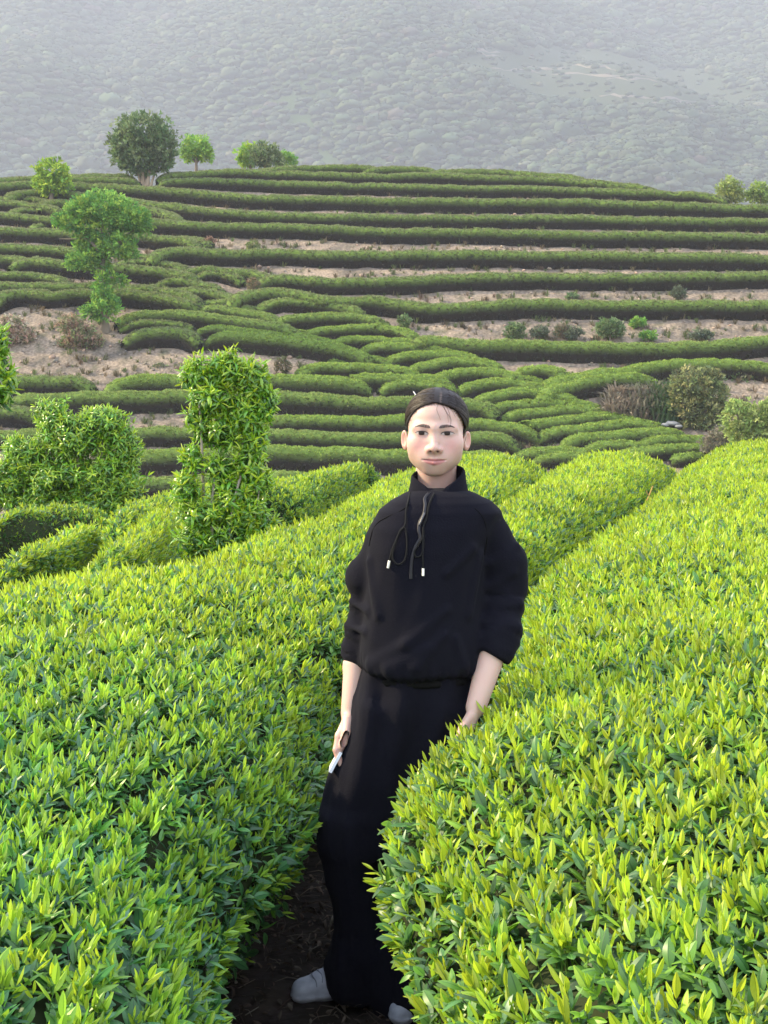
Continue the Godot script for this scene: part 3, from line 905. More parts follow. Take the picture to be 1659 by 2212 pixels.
# Surface nets over a box, visiting only the blocks near the surface.
func net(g: Geo, f: Callable, lo: Vector3, hi: Vector3, cell: float, shade: Callable):
	var n := Vector3i(((hi - lo) / cell).ceil()) + Vector3i.ONE
	var sy := n.x + 1
	var sz := sy * (n.y + 1)
	var known := {}
	var ids := {}
	var block := 5
	var first := g.v.size()
	var cells := []
	for bz in range(0, n.z, block):
		for by in range(0, n.y, block):
			for bx in range(0, n.x, block):
				var mid := lo + (Vector3(bx, by, bz) + Vector3.ONE * block * 0.5) * cell
				if absf(f.call(mid)) > block * cell * 1.3:
					continue
				for z in range(bz, mini(bz + block, n.z)):
					for y in range(by, mini(by + block, n.y)):
						for x in range(bx, mini(bx + block, n.x)):
							var key := x + y * sy + z * sz
							var vals := []
							var inside := 0
							for k in 8:
								var kk := key + (k & 1) + (sy if k & 2 else 0) + (sz if k & 4 else 0)
								var val = known.get(kk)
								if val == null:
									val = f.call(lo + Vector3(x + (k & 1), y + ((k >> 1) & 1), z + (k >> 2)) * cell)
									known[kk] = val
								vals.append(val)
								if val < 0.0:
									inside += 1
							if inside == 0 or inside == 8:
								continue
							var sum := Vector3.ZERO
							var cuts := 0
							for e in EDGES:
								var va: float = vals[e[0]]
								var vb: float = vals[e[1]]
								if (va < 0.0) != (vb < 0.0):
									var t := va / (va - vb)
									var pa := Vector3(e[0] & 1, (e[0] >> 1) & 1, e[0] >> 2)
									var pb := Vector3(e[1] & 1, (e[1] >> 1) & 1, e[1] >> 2)
									sum += pa.lerp(pb, t)
									cuts += 1
							var p := lo + (Vector3(x, y, z) + sum / cuts) * cell
							ids[key] = g.vert(p, shade.call(p))
							cells.append(key)
	for key in cells:
		var a: float = known[key]
		for axis in 3:
			var step: int = [1, sy, sz][axis]
			var u: int = [sy, sz, 1][axis]
			var w: int = [sz, 1, sy][axis]
			var b: float = known[key + step]
			if (a < 0.0) == (b < 0.0):
				continue
			if not (ids.has(key - u) and ids.has(key - w) and ids.has(key - u - w)):
				continue
			if a < 0.0:
				g.quad(ids[key], ids[key - u], ids[key - u - w], ids[key - w])
			else:
				g.quad(ids[key], ids[key - w], ids[key - u - w], ids[key - u])

const EDGES := [[0, 1], [2, 3], [4, 5], [6, 7], [0, 2], [1, 3], [4, 6], [5, 7], [0, 4], [1, 5], [2, 6], [3, 7]]

# ------------------------------------------------------------------ the person
const HEAD := 0.00096
const FEET := Vector3(0.018, 0.0, -3.18)
var head_frame: Transform3D   # from the head's own millimetres to the person's metres
var head_back: Transform3D

func W(px: float, py: float, nearer := 0.0) -> Vector3:
	return at(px, py, 3.18 - nearer) - FEET

func head_mm(p: Vector3) -> float:
	var q := Vector3(absf(p.x), p.y, p.z)
	var d := sd_ball(p, Vector3(0, 33, -12), Vector3(74, 71, 91))
	d = smin(d, sd_ball(p, Vector3(0, -24, 22), Vector3(70.5, 70, 63)), 14.0)
	d = smin(d, sd_cone(q, Vector3(45, -62, 20), Vector3(13, -87, 57), 18.5, 17.0), 16.0)
	d = smin(d, (p - Vector3(0, -90, 62)).length() - 15.0, 12.0)
	d = smin(d, (q - Vector3(42.5, -24, 48)).length() - 24.0, 16.0)
	d = smin(d, (q - Vector3(38, -48, 46)).length() - 22.5, 22.0)
	d = smin(d, sd_cone(q, Vector3(0, 14, 79.5), Vector3(46, 13, 61), 7.5, 8.0), 18.0)
	d = -smin(-d, (q - Vector3(31, 0, 97)).length() - 18.0, 12.0)
	d = smin(d, sd_ball(q, Vector3(31, -1, 63), Vector3(17, 13.5, 14.5)), 6.0)
	d = smin(d, sd_ball(q, Vector3(30, -15, 62), Vector3(17, 6, 13)), 7.0)
	d = smin(d, sd_ball(p, Vector3(0, -48, 26), Vector3(54, 50, 54)), 16.0)
	# nose
	d = smin(d, sd_cone(p, Vector3(0, 2, 76.5), Vector3(0, -33, 96), 6.5, 8.0), 14.0)
	d = smin(d, (p - Vector3(0, -36.5, 97)).length() - 9.5, 9.0)
	d = smin(d, sd_ball(q, Vector3(13, -38, 88), Vector3(8, 8, 11)), 5.0)
	d = -smin(-d, sd_ball(q, Vector3(8.5, -43.5, 100), Vector3(3.8, 2.8, 7)), 2.0)
	# mouth
	d = smin(d, sd_ball(p, Vector3(0, -64, 63), Vector3(38, 25, 25)), 22.0)
	d = smin(d, sd_cone(q, Vector3(4, -62.8, 89.0), Vector3(26.0, -64.8, 77.5), 3.7, 1.2), 3.5)
	d = smin(d, sd_cone(q, Vector3(0, -71.0, 88.0), Vector3(23, -67.5, 79.0), 5.6, 1.6), 3.5)
	d = -smin(-d, sd_cone(q, Vector3(0, -66.6, 96.0), Vector3(29, -64.6, 82.0), 2.2, 1.2), 2.5)
	# ears
	var e := Basis(Vector3.UP, -0.95) * (q - Vector3(78.5, -21, -8))
	e = Basis(Vector3(0, 0, 1), 0.12) * e
	var ear := sd_ball(e, Vector3(0, 0, 0), Vector3(14.5, 25.5, 6.0))
	ear = -smin(-ear, sd_ball(e, Vector3(-2, 3, 5.5), Vector3(9.5, 18, 6.0)), 2.0)
	d = smin(d, ear, 5.0)
	return d

func neck_mm(p: Vector3) -> float:
	return sd_cone(p, Vector3(2, -62, -14), Vector3(2, -205, -34), 51.0, 55.0)

func sd_head(p: Vector3) -> float:
	var q := head_back * p
	return smin(head_mm(q), neck_mm(q), 10.0) * HEAD

func skin_head(p: Vector3) -> Color:
	var q := head_back * p
	var c := Color(0.465, 0.31, 0.255)
	var ax := absf(q.x)
	if q.z > 0.0:
		var cheek := exp(-(pow((ax - 40.0) / 20.0, 2.0) + pow((q.y + 30.0) / 18.0, 2.0)))
		c = c.lerp(Color(0.54, 0.265, 0.25), 0.6 * cheek)
		var tip := exp(-(pow(q.x / 14.0, 2.0) + pow((q.y + 38.0) / 10.0, 2.0)))
		c = c.lerp(Color(0.54, 0.32, 0.265), 0.4 * tip)
		var lid := exp(-(pow((ax - 31.0) / 19.0, 2.0) + pow((q.y - 5.0) / 8.0, 2.0)))
		c = c.lerp(Color(0.40, 0.25, 0.205), 0.5 * lid)
		var under := exp(-(pow((ax - 28.0) / 15.0, 2.0) + pow((q.y + 11.0) / 4.0, 2.0)))
		c = c.lerp(Color(0.43, 0.27, 0.23), 0.4 * under)
		if q.z > 60.0 and ax < 29.0:
			var s := ax / 28.5
			var top := -60.4 - 4.2 * pow(s, 1.7) - 1.3 * exp(-pow(ax / 4.0, 2.0))
			var line := -66.6 + 2.0 * s * s
			var low := -77.2 + 11.8 * pow(s, 2.2)
			var m := smoothstep(-1.6, 1.6, top - q.y) * smoothstep(-1.6, 1.6, q.y - low) * smoothstep(29.0, 25.0, ax)
			c = c.lerp(Color(0.34, 0.125, 0.125) if q.y > line else Color(0.42, 0.18, 0.175), m)
			c = c.lerp(Color(0.20, 0.07, 0.065), exp(-pow((q.y - line) / 1.0, 2.0)) * smoothstep(28.0, 22.0, ax) * 0.8)
		if q.z > 84.0:
			var hole := exp(-(pow((ax - 8.7) / 3.6, 2.0) + pow((q.y + 43.0) / 2.6, 2.0)))
			c = c.lerp(Color(0.07, 0.03, 0.025), clampf(hole * 1.3, 0.0, 0.95))
	c = c * (1.0 + 0.05 * bumps.get_noise_3dv(q * 0.05) + 0.03 * bumps.get_noise_3dv(q * 0.25))
	if ax > 77.0:
		c = c.lerp(Color(0.55, 0.29, 0.24), 0.6)
	return c

func face_z(x: float, y: float) -> float:
	var z := 125.0
	for k in 60:
		var d := head_mm(Vector3(x, y, z))
		if d < 0.05:
			break
		z -= d * 0.8
	return z

# The right arm hangs beside the trousers (left in the picture), the left one reaches in front of the hip.
var arm_l := []
var arm_r := []

func hand_chains(wrist: Vector3, knuckle: Vector3, curl: Vector3, thumb: Array) -> Array:
	var c := []
	for k in 4:
		var off := Vector3(0.002 * k, 0.002 * absf(k - 1.2), 0.012 - 0.0185 * k)
		var a := wrist + Vector3(0, 0, 0.008 - 0.009 * k)
		var m := knuckle + off
		var size: float = [0.93, 1.0, 0.95, 0.78][k]
		var dir := (m - a).normalized()
		var q := m + (dir * 0.6 + curl * 0.25 + Vector3(0, -0.3, 0)).normalized() * 0.036 * size
		var s := q + (dir * 0.15 + curl + Vector3(0, -0.45 - 0.1 * k, 0)).normalized() * 0.025 * size
		var t := s + (curl * 1.4 + Vector3(0, -0.2, 0)).normalized() * 0.018 * size
		c.append([a, m, 0.013, 0.0105])
		c.append([m, q, 0.0098, 0.0088])
		c.append([q, s, 0.0088, 0.0080])
		c.append([s, t, 0.0080, 0.0066])
	c.append([thumb[0], thumb[1], 0.0145, 0.0105])
	c.append([thumb[1], thumb[2], 0.0105, 0.0090])
	c.append([thumb[2], thumb[3], 0.0090, 0.0070])
	return c

func sd_chain(p: Vector3, chain: Array, k: float) -> float:
	var d := 1e9
	for c in chain:
		var e := sd_cone(p, c[0], c[1], c[2], c[3])
		d = e if d > 1e8 else smin(d, e, k)
	return d

func sd_arm(p: Vector3, arm: Array) -> float:
	var d := sd_chain(p, arm[0], 0.012)
	var fingers := 1e9
	for c in arm[1]:
		var e := sd_cone(p, c[0], c[1], c[2], c[3])
		fingers = e if fingers > 1e8 else smin(fingers, e, 0.0035)
	return smin(d, fingers, 0.008)

var trunk := []

func sd_trunk(p: Vector3) -> float:
	return sd_chain(p, trunk, 0.04)

# sweatshirt: rings of [height, middle x, half width, half depth] and the two sleeves
var rings := []
var sleeve_l := []
var sleeve_r := []
var cut_l: Plane
var cut_r: Plane

func rows_of(list: Array, front := 0.85) -> Array:
	var out := []
	for r in list:
		var a := W(r[1], r[0])
		var b := W(r[2], r[0])
		out.append([W(r[1], r[0], r[3] * front).y, (a.x + b.x) * 0.5, (b.x - a.x) * 0.5, r[3], r[4] if r.size() > 4 else 0.0])
	return out

func sd_stack(p: Vector3, list: Array, pw: float) -> float:
	var n := list.size()
	var k := 0
	while k < n - 2 and p.y < list[k + 1][0]:
		k += 1
	var a: Array = list[k]
	var b: Array = list[k + 1]
	var f := clampf((a[0] - p.y) / (a[0] - b[0]), 0.0, 1.0)
	f = f * f * (3.0 - 2.0 * f) * 0.4 + f * 0.6
	var hw := lerpf(a[2], b[2], f)
	var hd := lerpf(a[3], b[3], f)
	var x := absf(p.x - lerpf(a[1], b[1], f)) / hw
	var z := absf(p.z - lerpf(a[4], b[4], f)) / hd
	var d := (pow(pow(x, pw) + pow(z, pw), 1.0 / pw) - 1.0) * minf(hw, hd)
	var cap := maxf(p.y - list[0][0], list[-1][0] - p.y)
	return -smin(-d, -cap, 0.02)

func sd_sleeve(p: Vector3, chain: Array, cut: Plane, side: float) -> float:
	var d := 1e9
	var run := 0.0
	var along := 0.0
	for k in chain.size() - 1:
		var a: Array = chain[k]
		var b: Array = chain[k + 1]
		var ba: Vector3 = b[0] - a[0]
		var h := clampf((p - a[0]).dot(ba) / ba.length_squared(), 0.0, 1.0)
		var e: float = (p - a[0] - ba * h).length() - 0.957 * lerpf(a[1], b[1], h)
		if e < d + 0.004:
			along = run + h * ba.length()
		d = e if d > 1e8 else smin(d, e, 0.02)
		run += ba.length()
	if d < 0.03:
		var warp := bumps.get_noise_3dv(p * 5.0) * 3.0
		var low := smoothstep(0.12, 0.26, along) * (1.0 - smoothstep(run - 0.075, run - 0.05, along))
		d -= 0.003 * low * sin(along * 95.0 + warp + (p.x * side + p.z) * 22.0) + 0.0045 * bumps.get_noise_3dv(p * 9.0)
	return -smin(-d, cut.distance_to(p) * -1.0, 0.006)

var ridges := []

func sd_top(p: Vector3) -> float:
	var d := sd_stack(p, rings, 2.5)
	if d < 0.05:
		var low := 1.0 - smoothstep(rings[-1][0], rings[-1][0] + 0.07, p.y)
		var a := atan2(p.z, p.x - rings[-1][1])
		d -= 0.0028 * low * sin(a * 33.0 + 2.0 * bumps.get_noise_3dv(p * 6.0))
		d -= 0.010 * bumps.get_noise_3dv(Vector3(p.x * 5.0 - p.y * 1.2, p.y * 1.6 + p.x * 1.4, p.z * 4.0)) * smoothstep(rings[0][0], rings[0][0] - 0.15, p.y)
		d -= 0.004 * sin((p.x * 0.75 - p.y * 0.55) * 52.0 + 2.0 * bumps.get_noise_3dv(p * 3.0)) * smoothstep(1.02, 0.85, p.y) * smoothstep(0.16, 0.0, absf(p.x + 0.02))
	d = smin(d, sd_sleeve(p, sleeve_l, cut_l, -1.0), 0.014)
	d = smin(d, sd_sleeve(p, sleeve_r, cut_r, 1.0), 0.014)
	if d < 0.04:
		for r in ridges:
			d = smin(d, sd_cone(p, r[0], r[1], r[2], r[3]), 0.016)
	return d

var hips := []
var leg_a := []
var leg_b := []

func sd_trousers(p: Vector3) -> float:
	var d := sd_stack(p, hips, 2.3)
	d = smin(d, sd_stack(p, leg_a, 2.1), 0.05)
	d = smin(d, sd_stack(p, leg_b, 2.1), 0.05)
	if d < 0.05:
		var high := smoothstep(0.35, 0.7, p.y)
		d -= 0.005 * (0.35 + 0.65 * high) * sin((p.x + 0.10 * (0.7 - p.y)) * 78.0 + 2.5 * bumps.get_noise_3dv(Vector3(p.x * 3.0, p.y * 1.2, p.z * 3.0)))
		d -= 0.011 * bumps.get_noise_3dv(Vector3(p.x * 11.0 + p.y * 1.5, p.y * 0.9, p.z * 9.0)) + 0.004 * bumps.get_noise_3dv(Vector3(p.x * 6.0, p.y * 5.0, p.z * 6.0))
	return d

var shoe_line := []

func sd_shoe(p: Vector3) -> float:
	var a: Vector3 = shoe_line[0]
	var b: Vector3 = shoe_line[1]
	var d := sd_cone(p, a + Vector3(0, 0.028, 0), b + Vector3(0, 0.018, 0), 0.038, 0.031)
	d = smin(d, sd_cone(p, a + Vector3(0, 0.045, 0), a.lerp(b, 0.5) + Vector3(0, 0.034, 0), 0.034, 0.028), 0.02)
	var t := clampf((p - a).dot(b - a) / (b - a).length_squared(), -0.2, 1.2)
	if p.y < 0.022:
		d -= 0.004
	return -smin(-d, p.y - 0.002, 0.004)

func front_of(px: float, py: float, f: Callable, lift := 0.0) -> Vector3:
	var d := ray(px, py)
	d = d / d.length()
	var t := 2.6
	for k in 80:
		var p := EYE + d * t - FEET
		var e: float = f.call(p)
		if e < 0.0004 or t > 4.2:
			break
		t += e * 0.7
	return EYE + d * (t - lift) - FEET

func cord(points: Array, f: Callable, lift: float) -> Array:
	var out := []
	for k in points.size() / 2:
		out.append(front_of(points[2 * k], points[2 * k + 1], f, lift))
	return smooth_line(out, 0.006)

func tube_of(line: Array, r: float, col: Color, sides := 6) -> ArrayMesh:
	var g := Geo.new()
	var radii := []
	for p in line:
		radii.append(r)
	g.tube(line, radii, sides, col)
	return g.mesh()

func build_person():
	var root := thing("person", "person in a black half-zip sweatshirt and wide black trousers standing in the path", "person", FEET)
	var cloth := StandardMaterial3D.new()
	cloth.vertex_color_use_as_albedo = true
	cloth.roughness = 1.0
	cloth.metallic_specular = 0.28
	cloth.heightmap_enabled = true
	cloth.heightmap_texture = speckle(0.08, 0.0, 1.0, 3, 256)
	cloth.heightmap_scale = 0.06
	cloth.uv1_triplanar = true
	cloth.uv1_scale = Vector3(9, 9, 9)
	var trim := paint(0.5, 0.5)
	var skin := paint(0.48, 0.45)
	skin.subsurf_scatter_enabled = true
	skin.subsurf_scatter_strength = 0.3
	var black := func(_p: Vector3) -> Color: return Color(0.0066, 0.0068, 0.0082)
	# --- body
	var yaw := Basis(Vector3.UP, -0.075) * Basis(Vector3(0, 0, 1), -0.012)
	head_frame = Transform3D(yaw.scaled_local(Vector3.ONE * HEAD), W(941.5, 934.0, -0.045))
	head_back = head_frame.affine_inverse()
	arm_l = [[[W(835, 1120, -0.01), W(800, 1270, -0.035), 0.045, 0.036], [W(800, 1270, -0.035), W(772, 1440, -0.045), 0.036, 0.034], [W(772, 1440, -0.035), W(757, 1540, 0.0), 0.034, 0.0235]],
		hand_chains(W(754, 1548, 0.01), W(733, 1589, 0.03), Vector3(0.35, -0.6, 0.1), [W(752, 1556, 0.03), W(748, 1582, 0.055), W(742, 1603, 0.06), W(734, 1623, 0.052)])]
	arm_r = [[[W(1050, 1125, -0.01), W(1078, 1290, -0.01), 0.040, 0.035], [W(1078, 1290, -0.01), W(1066, 1400, 0.05), 0.035, 0.034], [W(1066, 1400, 0.05), W(1028, 1528, 0.13), 0.034, 0.024]],
		hand_chains(W(1026, 1536, 0.135), W(1008, 1592, 0.155), Vector3(-0.3, -0.5, 0.1), [W(1018, 1548, 0.15), W(1000, 1572, 0.165), W(993, 1592, 0.168), W(989, 1610, 0.166)])]
	trunk = [[W(943, 1130, -0.02), W(942, 1400), 0.055, 0.09], [W(850, 1140), W(1040, 1138), 0.04, 0.04], [W(890, 1475), W(955, 1475), 0.065, 0.065],
		[W(880, 1500), W(780, 1790, 0.0), 0.06, 0.042], [W(780, 1790), W(760, 2105), 0.042, 0.034], [W(950, 1500), W(908, 1790, 0.01), 0.05, 0.040], [W(908, 1790, 0.01), W(878, 2120, 0.035), 0.040, 0.032]]
	var g := Geo.new()
	var mid := head_frame * Vector3(0, 0, 0)
	net(g, sd_head, mid + Vector3(-0.105, -0.175, -0.12), mid + Vector3(0.105, 0.125, 0.125), 0.0019, skin_head)
	var arm_skin := func(p: Vector3) -> Color: return Color(0.49, 0.33, 0.27).lerp(Color(0.49, 0.30, 0.25), smoothstep(0.72, 0.62, p.y))
	var lf := func(p: Vector3) -> float: return sd_arm(p, arm_l)
	var rf := func(p: Vector3) -> float: return sd_arm(p, arm_r)
	net(g, lf, W(690, 1690, -0.12), W(830, 1425, 0.06), 0.0028, arm_skin)
	net(g, rf, W(955, 1690, 0.02), W(1120, 1385, 0.24), 0.0032, arm_skin)
	net(g, sd_trunk, W(690, 2150, -0.2), W(1110, 1040, 0.2), 0.012, arm_skin)
	part("body", g.mesh(), skin, root)
	# --- eyes, brows
	for side: float in [-1.0, 1.0]:
		var cx: float = 31.5 * side
		var e := Geo.new()
		var cols := 33
		var rows := 15
		var upper := []
		var lower := []
		var crease := []
		for k in cols:
			var s := 2.0 * k / (cols - 1) - 1.0
			var x := cx + s * 16.3
			var out := s * side
			var lift := 0.9 * out
			var yu := 5.1 * pow(maxf(1.0 - s * s, 0.0), 0.62) * (1.0 - 0.10 * out) + lift
			var yl := -3.9 * pow(maxf(1.0 - s * s, 0.0), 0.75) * (1.0 + 0.12 * out) + lift
			for r in rows:
				var y := lerpf(yl, yu, float(r) / (rows - 1))
				var col := Color(0.37, 0.31, 0.29)
				var ir := Vector2(x - cx + 0.6, y - 1.1).length()
				if ir < 6.9:
					col = Color(0.022, 0.012, 0.009)
				elif ir < 7.7:
					col = Color(0.12, 0.09, 0.08)
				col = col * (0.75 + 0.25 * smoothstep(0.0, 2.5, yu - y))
				e.vert(Vector3(x, y, face_z(x, y) + 0.7), col)
			upper.append(Vector3(x, yu + 0.2, face_z(x, yu + 0.2) + 0.8))
			lower.append(Vector3(x, yl - 0.1, face_z(x, yl - 0.1) + 0.5))
			if absf(s) < 0.97:
				var yc := yu + 2.6 + 0.6 * out
				crease.append(Vector3(x, yc, face_z(x, yc) + 0.05))
		for k in cols - 1:
			for r in rows - 1:
				e.quad(k * rows + r, (k + 1) * rows + r, (k + 1) * rows + r + 1, k * rows + r + 1)
		var eye := part("eye", e.mesh(), paint(0.3, 0.3), root)
		eye.transform = head_frame
		if side > 0:
			upper.append(Vector3(cx + 18.2, 1.0, face_z(cx + 18.2, 1.0) + 0.5))
		else:
			upper.push_front(Vector3(cx - 18.2, 1.0, face_z(cx - 18.2, 1.0) + 0.5))
		var lg := Geo.new()
		var radii := []
		for k in upper.size():
			radii.append(0.45 + 0.85 * sin(PI * (k + 0.5) / upper.size()))
		lg.tube(upper, radii, 5, Color(0.018, 0.011, 0.009))
		part("eyelash", lg.mesh(), trim, eye)
		var lw := Geo.new()
		radii = []
		for k in lower.size():
			radii.append(0.32)
		lw.tube(lower, radii, 4, Color(0.30, 0.18, 0.145))
		part("eyelash", lw.mesh(), trim, eye)
		var cr := Geo.new()
		radii = []
		for k in crease.size():
			radii.append(0.42)
		cr.tube(crease, radii, 4, Color(0.27, 0.15, 0.115))
		part("eyelid_crease", cr.mesh(), skin, eye)
		# brow: many short hairs
		var br := Geo.new()
		for k in 240:
			var s := rng.randf()
			var x0: float = side * lerpf(11.5, 46.0, s)
			var yb := 14.8 + 4.8 * sin(PI * pow(s, 1.1) * 0.75) - 1.8 * smoothstep(0.7, 1.0, s)
			var thick := lerpf(3.5, 0.9, smoothstep(0.4, 1.0, s)) * smoothstep(-0.1, 0.15, s)
			var y0 := yb + rng.randf_range(-1.0, 1.0) * thick
			var aim := Vector2(side * lerpf(0.45, 1.0, smoothstep(0.0, 0.35, s)), lerpf(0.9, -0.25, smoothstep(0.0, 0.8, s))).normalized() * rng.randf_range(3.0, 5.2)
			var pts := []
			for q in 3:
				var x := x0 + aim.x * q * 0.5
				var y := y0 + aim.y * q * 0.5
				pts.append(Vector3(x, y, face_z(x, y) + 0.35 + 0.1 * q))
			br.tube(pts, [0.30, 0.25, 0.08], 3, Color(0.070, 0.050, 0.044), false)
		var brow := part("eyebrow", br.mesh(), trim, root)
		brow.transform = head_frame
	build_hair(root)
	# --- sweatshirt
	rings = rows_of([[1060, 890, 1008, 0.066, -0.004], [1074, 868, 1034, 0.079, -0.002], [1090, 842, 1062, 0.092], [1112, 818, 1080, 0.104], [1150, 800, 1068, 0.118], [1200, 794, 1052, 0.127], [1260, 792, 1046, 0.132], [1330, 789, 1042, 0.137], [1400, 780, 1042, 0.142], [1436, 776, 1040, 0.143], [1458, 776, 1039, 0.141], [1471, 783, 1034, 0.130]])
	sleeve_l = [[W(892, 1120), 0.044], [W(858, 1128), 0.036], [W(831, 1174, -0.008), 0.045], [W(799, 1248, -0.03), 0.056], [W(806, 1294, -0.04), 0.050], [W(795, 1340, -0.042), 0.051], [W(786, 1394, -0.044), 0.051], [W(783, 1412, -0.045), 0.042], [W(778, 1480, -0.045), 0.041]]
	sleeve_r = [[W(1005, 1118), 0.046], [W(1036, 1128), 0.047], [W(1058, 1160), 0.049], [W(1082, 1216, -0.01), 0.061], [W(1084, 1256, -0.015), 0.058], [W(1077, 1300, -0.01), 0.061], [W(1077, 1345, 0.02), 0.055], [W(1073, 1380, 0.04), 0.053], [W(1069, 1396, 0.05), 0.046], [W(1054, 1452, 0.08), 0.044]]
	cut_l = Plane(Vector3(-0.03, -1, 0.05).normalized(), W(765, 1453, -0.045))
	cut_r = Plane(Vector3(-0.50, -0.84, 0.2).normalized(), W(1067, 1420, 0.06))
	var folds := []
	for r in [[806, 1440, 878, 1392, 16, 8], [878, 1392, 965, 1318, 8, 4], [840, 1446, 925, 1400, 14, 5], [900, 1442, 960, 1372, 12, 4], [800, 1215, 818, 1330, 9, 6], [1034, 1200, 1012, 1330, 9, 5], [1020, 1185, 965, 1240, 7, 3], [1000, 1440, 985, 1380, 10, 4],
			[1050, 1268, 1112, 1236, 8, 4], [1046, 1300, 1122, 1306, 9, 8], [1050, 1345, 1118, 1358, 8, 7], [1060, 1215, 1118, 1180, 7, 4],
			[760, 1300, 796, 1322, 6, 6], [750, 1350, 790, 1366, 6, 6]]:
		var a := front_of(r[0], r[1], sd_top)
		var b := front_of(r[2], r[3], sd_top)
		folds.append([a + Vector3(0, 0, 0.0065 - r[4] * 0.0011), b + Vector3(0, 0, 0.004 - r[5] * 0.0011), r[4] * 0.0011, r[5] * 0.0011])
	ridges = folds
	g = Geo.new()
	net(g, sd_top, W(715, 1480, -0.2), W(1170, 1040, 0.2), 0.0055, black)
	var top := part("sweatshirt", g.mesh(), cloth, root)
	# collar
	var cg := Geo.new()
	var n := 56
	var prof := 9
	for k in n:
		var a := TAU * k / n
		var fx := sin(a)
		var fz := cos(a)
		var front := pow(maxf(fz, 0.0), 2.0)
		var py_top := 1016.0 + 30.0 * front - 12.0 * maxf(-fz, 0.0) + (13.0 if fx < 0.0 else 0.0) * absf(fx) + 14.0 * exp(-pow((fx + 0.15) / 0.35, 2.0)) * front
		var py_low := 1072.0 + 22.0 * front - 18.0 * maxf(-fz, 0.0)
		var wob := 1.0 + 0.03 * sin(a * 3.0 + 1.0)
		for r in prof:
			var t: float = [0.0, 0.35, 0.7, 0.93, 1.0, 0.95, 0.7, 0.35, 0.0][r]
			var rad: float = [0.0, -0.005, -0.0085, -0.0095, -0.0125, -0.0155, -0.0150, -0.012, -0.009][r]
			var base_r := Vector2(0.0745, 0.0725)
			var p := W(948, lerpf(py_low, py_top, t), 0.0)
			cg.vert(Vector3(p.x + fx * (base_r.x + rad) * wob, p.y, p.z - 0.012 * t + fz * (base_r.y + rad) * wob), Color(0.0066, 0.0068, 0.0082))
	for k in n:
		for r in prof - 1:
			cg.quad(k * prof + r, ((k + 1) % n) * prof + r, ((k + 1) % n) * prof + r + 1, k * prof + r + 1)
	part("collar", cg.mesh(), cloth, top)
	# hem band and cuffs
	var hg := Geo.new()
	for k in 96:
		var a := TAU * k / 96.0
		for r in 5:
			var y: float = [0.006, 0.0, -0.009, -0.016, -0.012][r]
			var grow: float = [-0.016, -0.010, -0.008, -0.010, -0.02][r] + 0.0012 * sin(a * 29.0)
			var last: Array = rings[-1]
			hg.vert(Vector3(last[1] + signf(cos(a)) * pow(absf(cos(a)), 0.87) * (last[2] - 0.004 + grow), last[0] + y, signf(sin(a)) * pow(absf(sin(a)), 0.87) * (last[3] + grow)), Color(0.0055, 0.0058, 0.0075))
	for k in 96:
		for r in 4:
			hg.quad(k * 5 + r, k * 5 + r + 1, ((k + 1) % 96) * 5 + r + 1, ((k + 1) % 96) * 5 + r)
	part("hem_band", hg.mesh(), cloth, top)
	var seam := Color(0.005, 0.005, 0.006)
	for line in [[885, 1088, 868, 1102, 838, 1116, 815, 1130, 803, 1152, 797, 1180], [1026, 1098, 1038, 1110, 1048, 1130, 1052, 1165, 1046, 1200]]:
		part("seam", tube_of(cord(line, sd_top, -0.0002), 0.0013, seam, 5), cloth, top)
	# zip and drawstrings
	var zip_col := Color(0.010, 0.0105, 0.013)
	var zl := cord([927, 1064, 918, 1076, 919, 1090, 916, 1110, 907, 1127, 905, 1147, 908, 1161, 898, 1179, 891, 1202, 888, 1227, 888, 1250], sd_top, 0.002)
	var zg := Geo.new()
	for k in zl.size():
		for r in 6:
			var a := TAU * r / 6.0
			zg.vert(zl[k] + Vector3(cos(a) * 0.0042, 0, sin(a) * 0.0016), zip_col)
	zg.grid(6, zl.size(), 0, true)
	var zip := part("zip", zg.mesh(), paint(0.5, 0.4), top)
	part("zip_pull", tube_of([front_of(917, 1108, sd_top, 0.005), front_of(911, 1122, sd_top, 0.006), front_of(906, 1134, sd_top, 0.005)], 0.0028, Color(0.03, 0.03, 0.034), 6), paint(0.3, 0.6), zip)
	var string_col := Color(0.012, 0.012, 0.0145)
	for line in [[886, 1064, 881, 1085, 877, 1103, 875, 1134, 864, 1147, 852, 1180, 848, 1204, 859, 1219, 873, 1211, 879, 1184, 876, 1142, 866, 1146, 850, 1180, 841, 1211], [938, 1066, 927, 1089, 922, 1117, 915, 1136, 913, 1160, 902, 1180, 895, 1192, 899, 1203, 909, 1200, 915, 1178, 914, 1140, 913, 1190, 914, 1228]]:
		var s := part("drawstring", tube_of(cord(line, sd_top, 0.0035), 0.0021, string_col), cloth, top)
		var ex: float = line[-2]
		var ey: float = line[-1]
		part("metal_tip", tube_of([front_of(ex, ey, sd_top, 0.005), front_of(ex - (3.0 if ex < 880 else 0.0), ey + 16.0, sd_top, 0.005)], 0.0031, Color(0.78, 0.76, 0.68), 8), paint(0.3, 0.8), s)
	# --- trousers
	hips = rows_of([[1440, 800, 1020, 0.10], [1465, 783, 1028, 0.118], [1500, 775, 1030, 0.122], [1540, 769, 1028, 0.122], [1590, 758, 1022, 0.115], [1680, 738, 1006, 0.105], [1830, 720, 958, 0.07]])
	leg_a = rows_of([[1520, 772, 900, 0.10], [1619, 746, 878, 0.098], [1664, 727, 862, 0.095], [1728, 708, 850, 0.092], [1760, 698, 842, 0.09, 0.012], [1813, 697, 834, 0.088, 0.014], [1909, 706, 824, 0.082], [1975, 722, 822, 0.076], [2010, 725, 820, 0.076], [2048, 716, 818, 0.082], [2096, 698, 818, 0.09, -0.006], [2135, 702, 816, 0.09, -0.008], [2166, 722, 814, 0.08, -0.01]], 0.25)
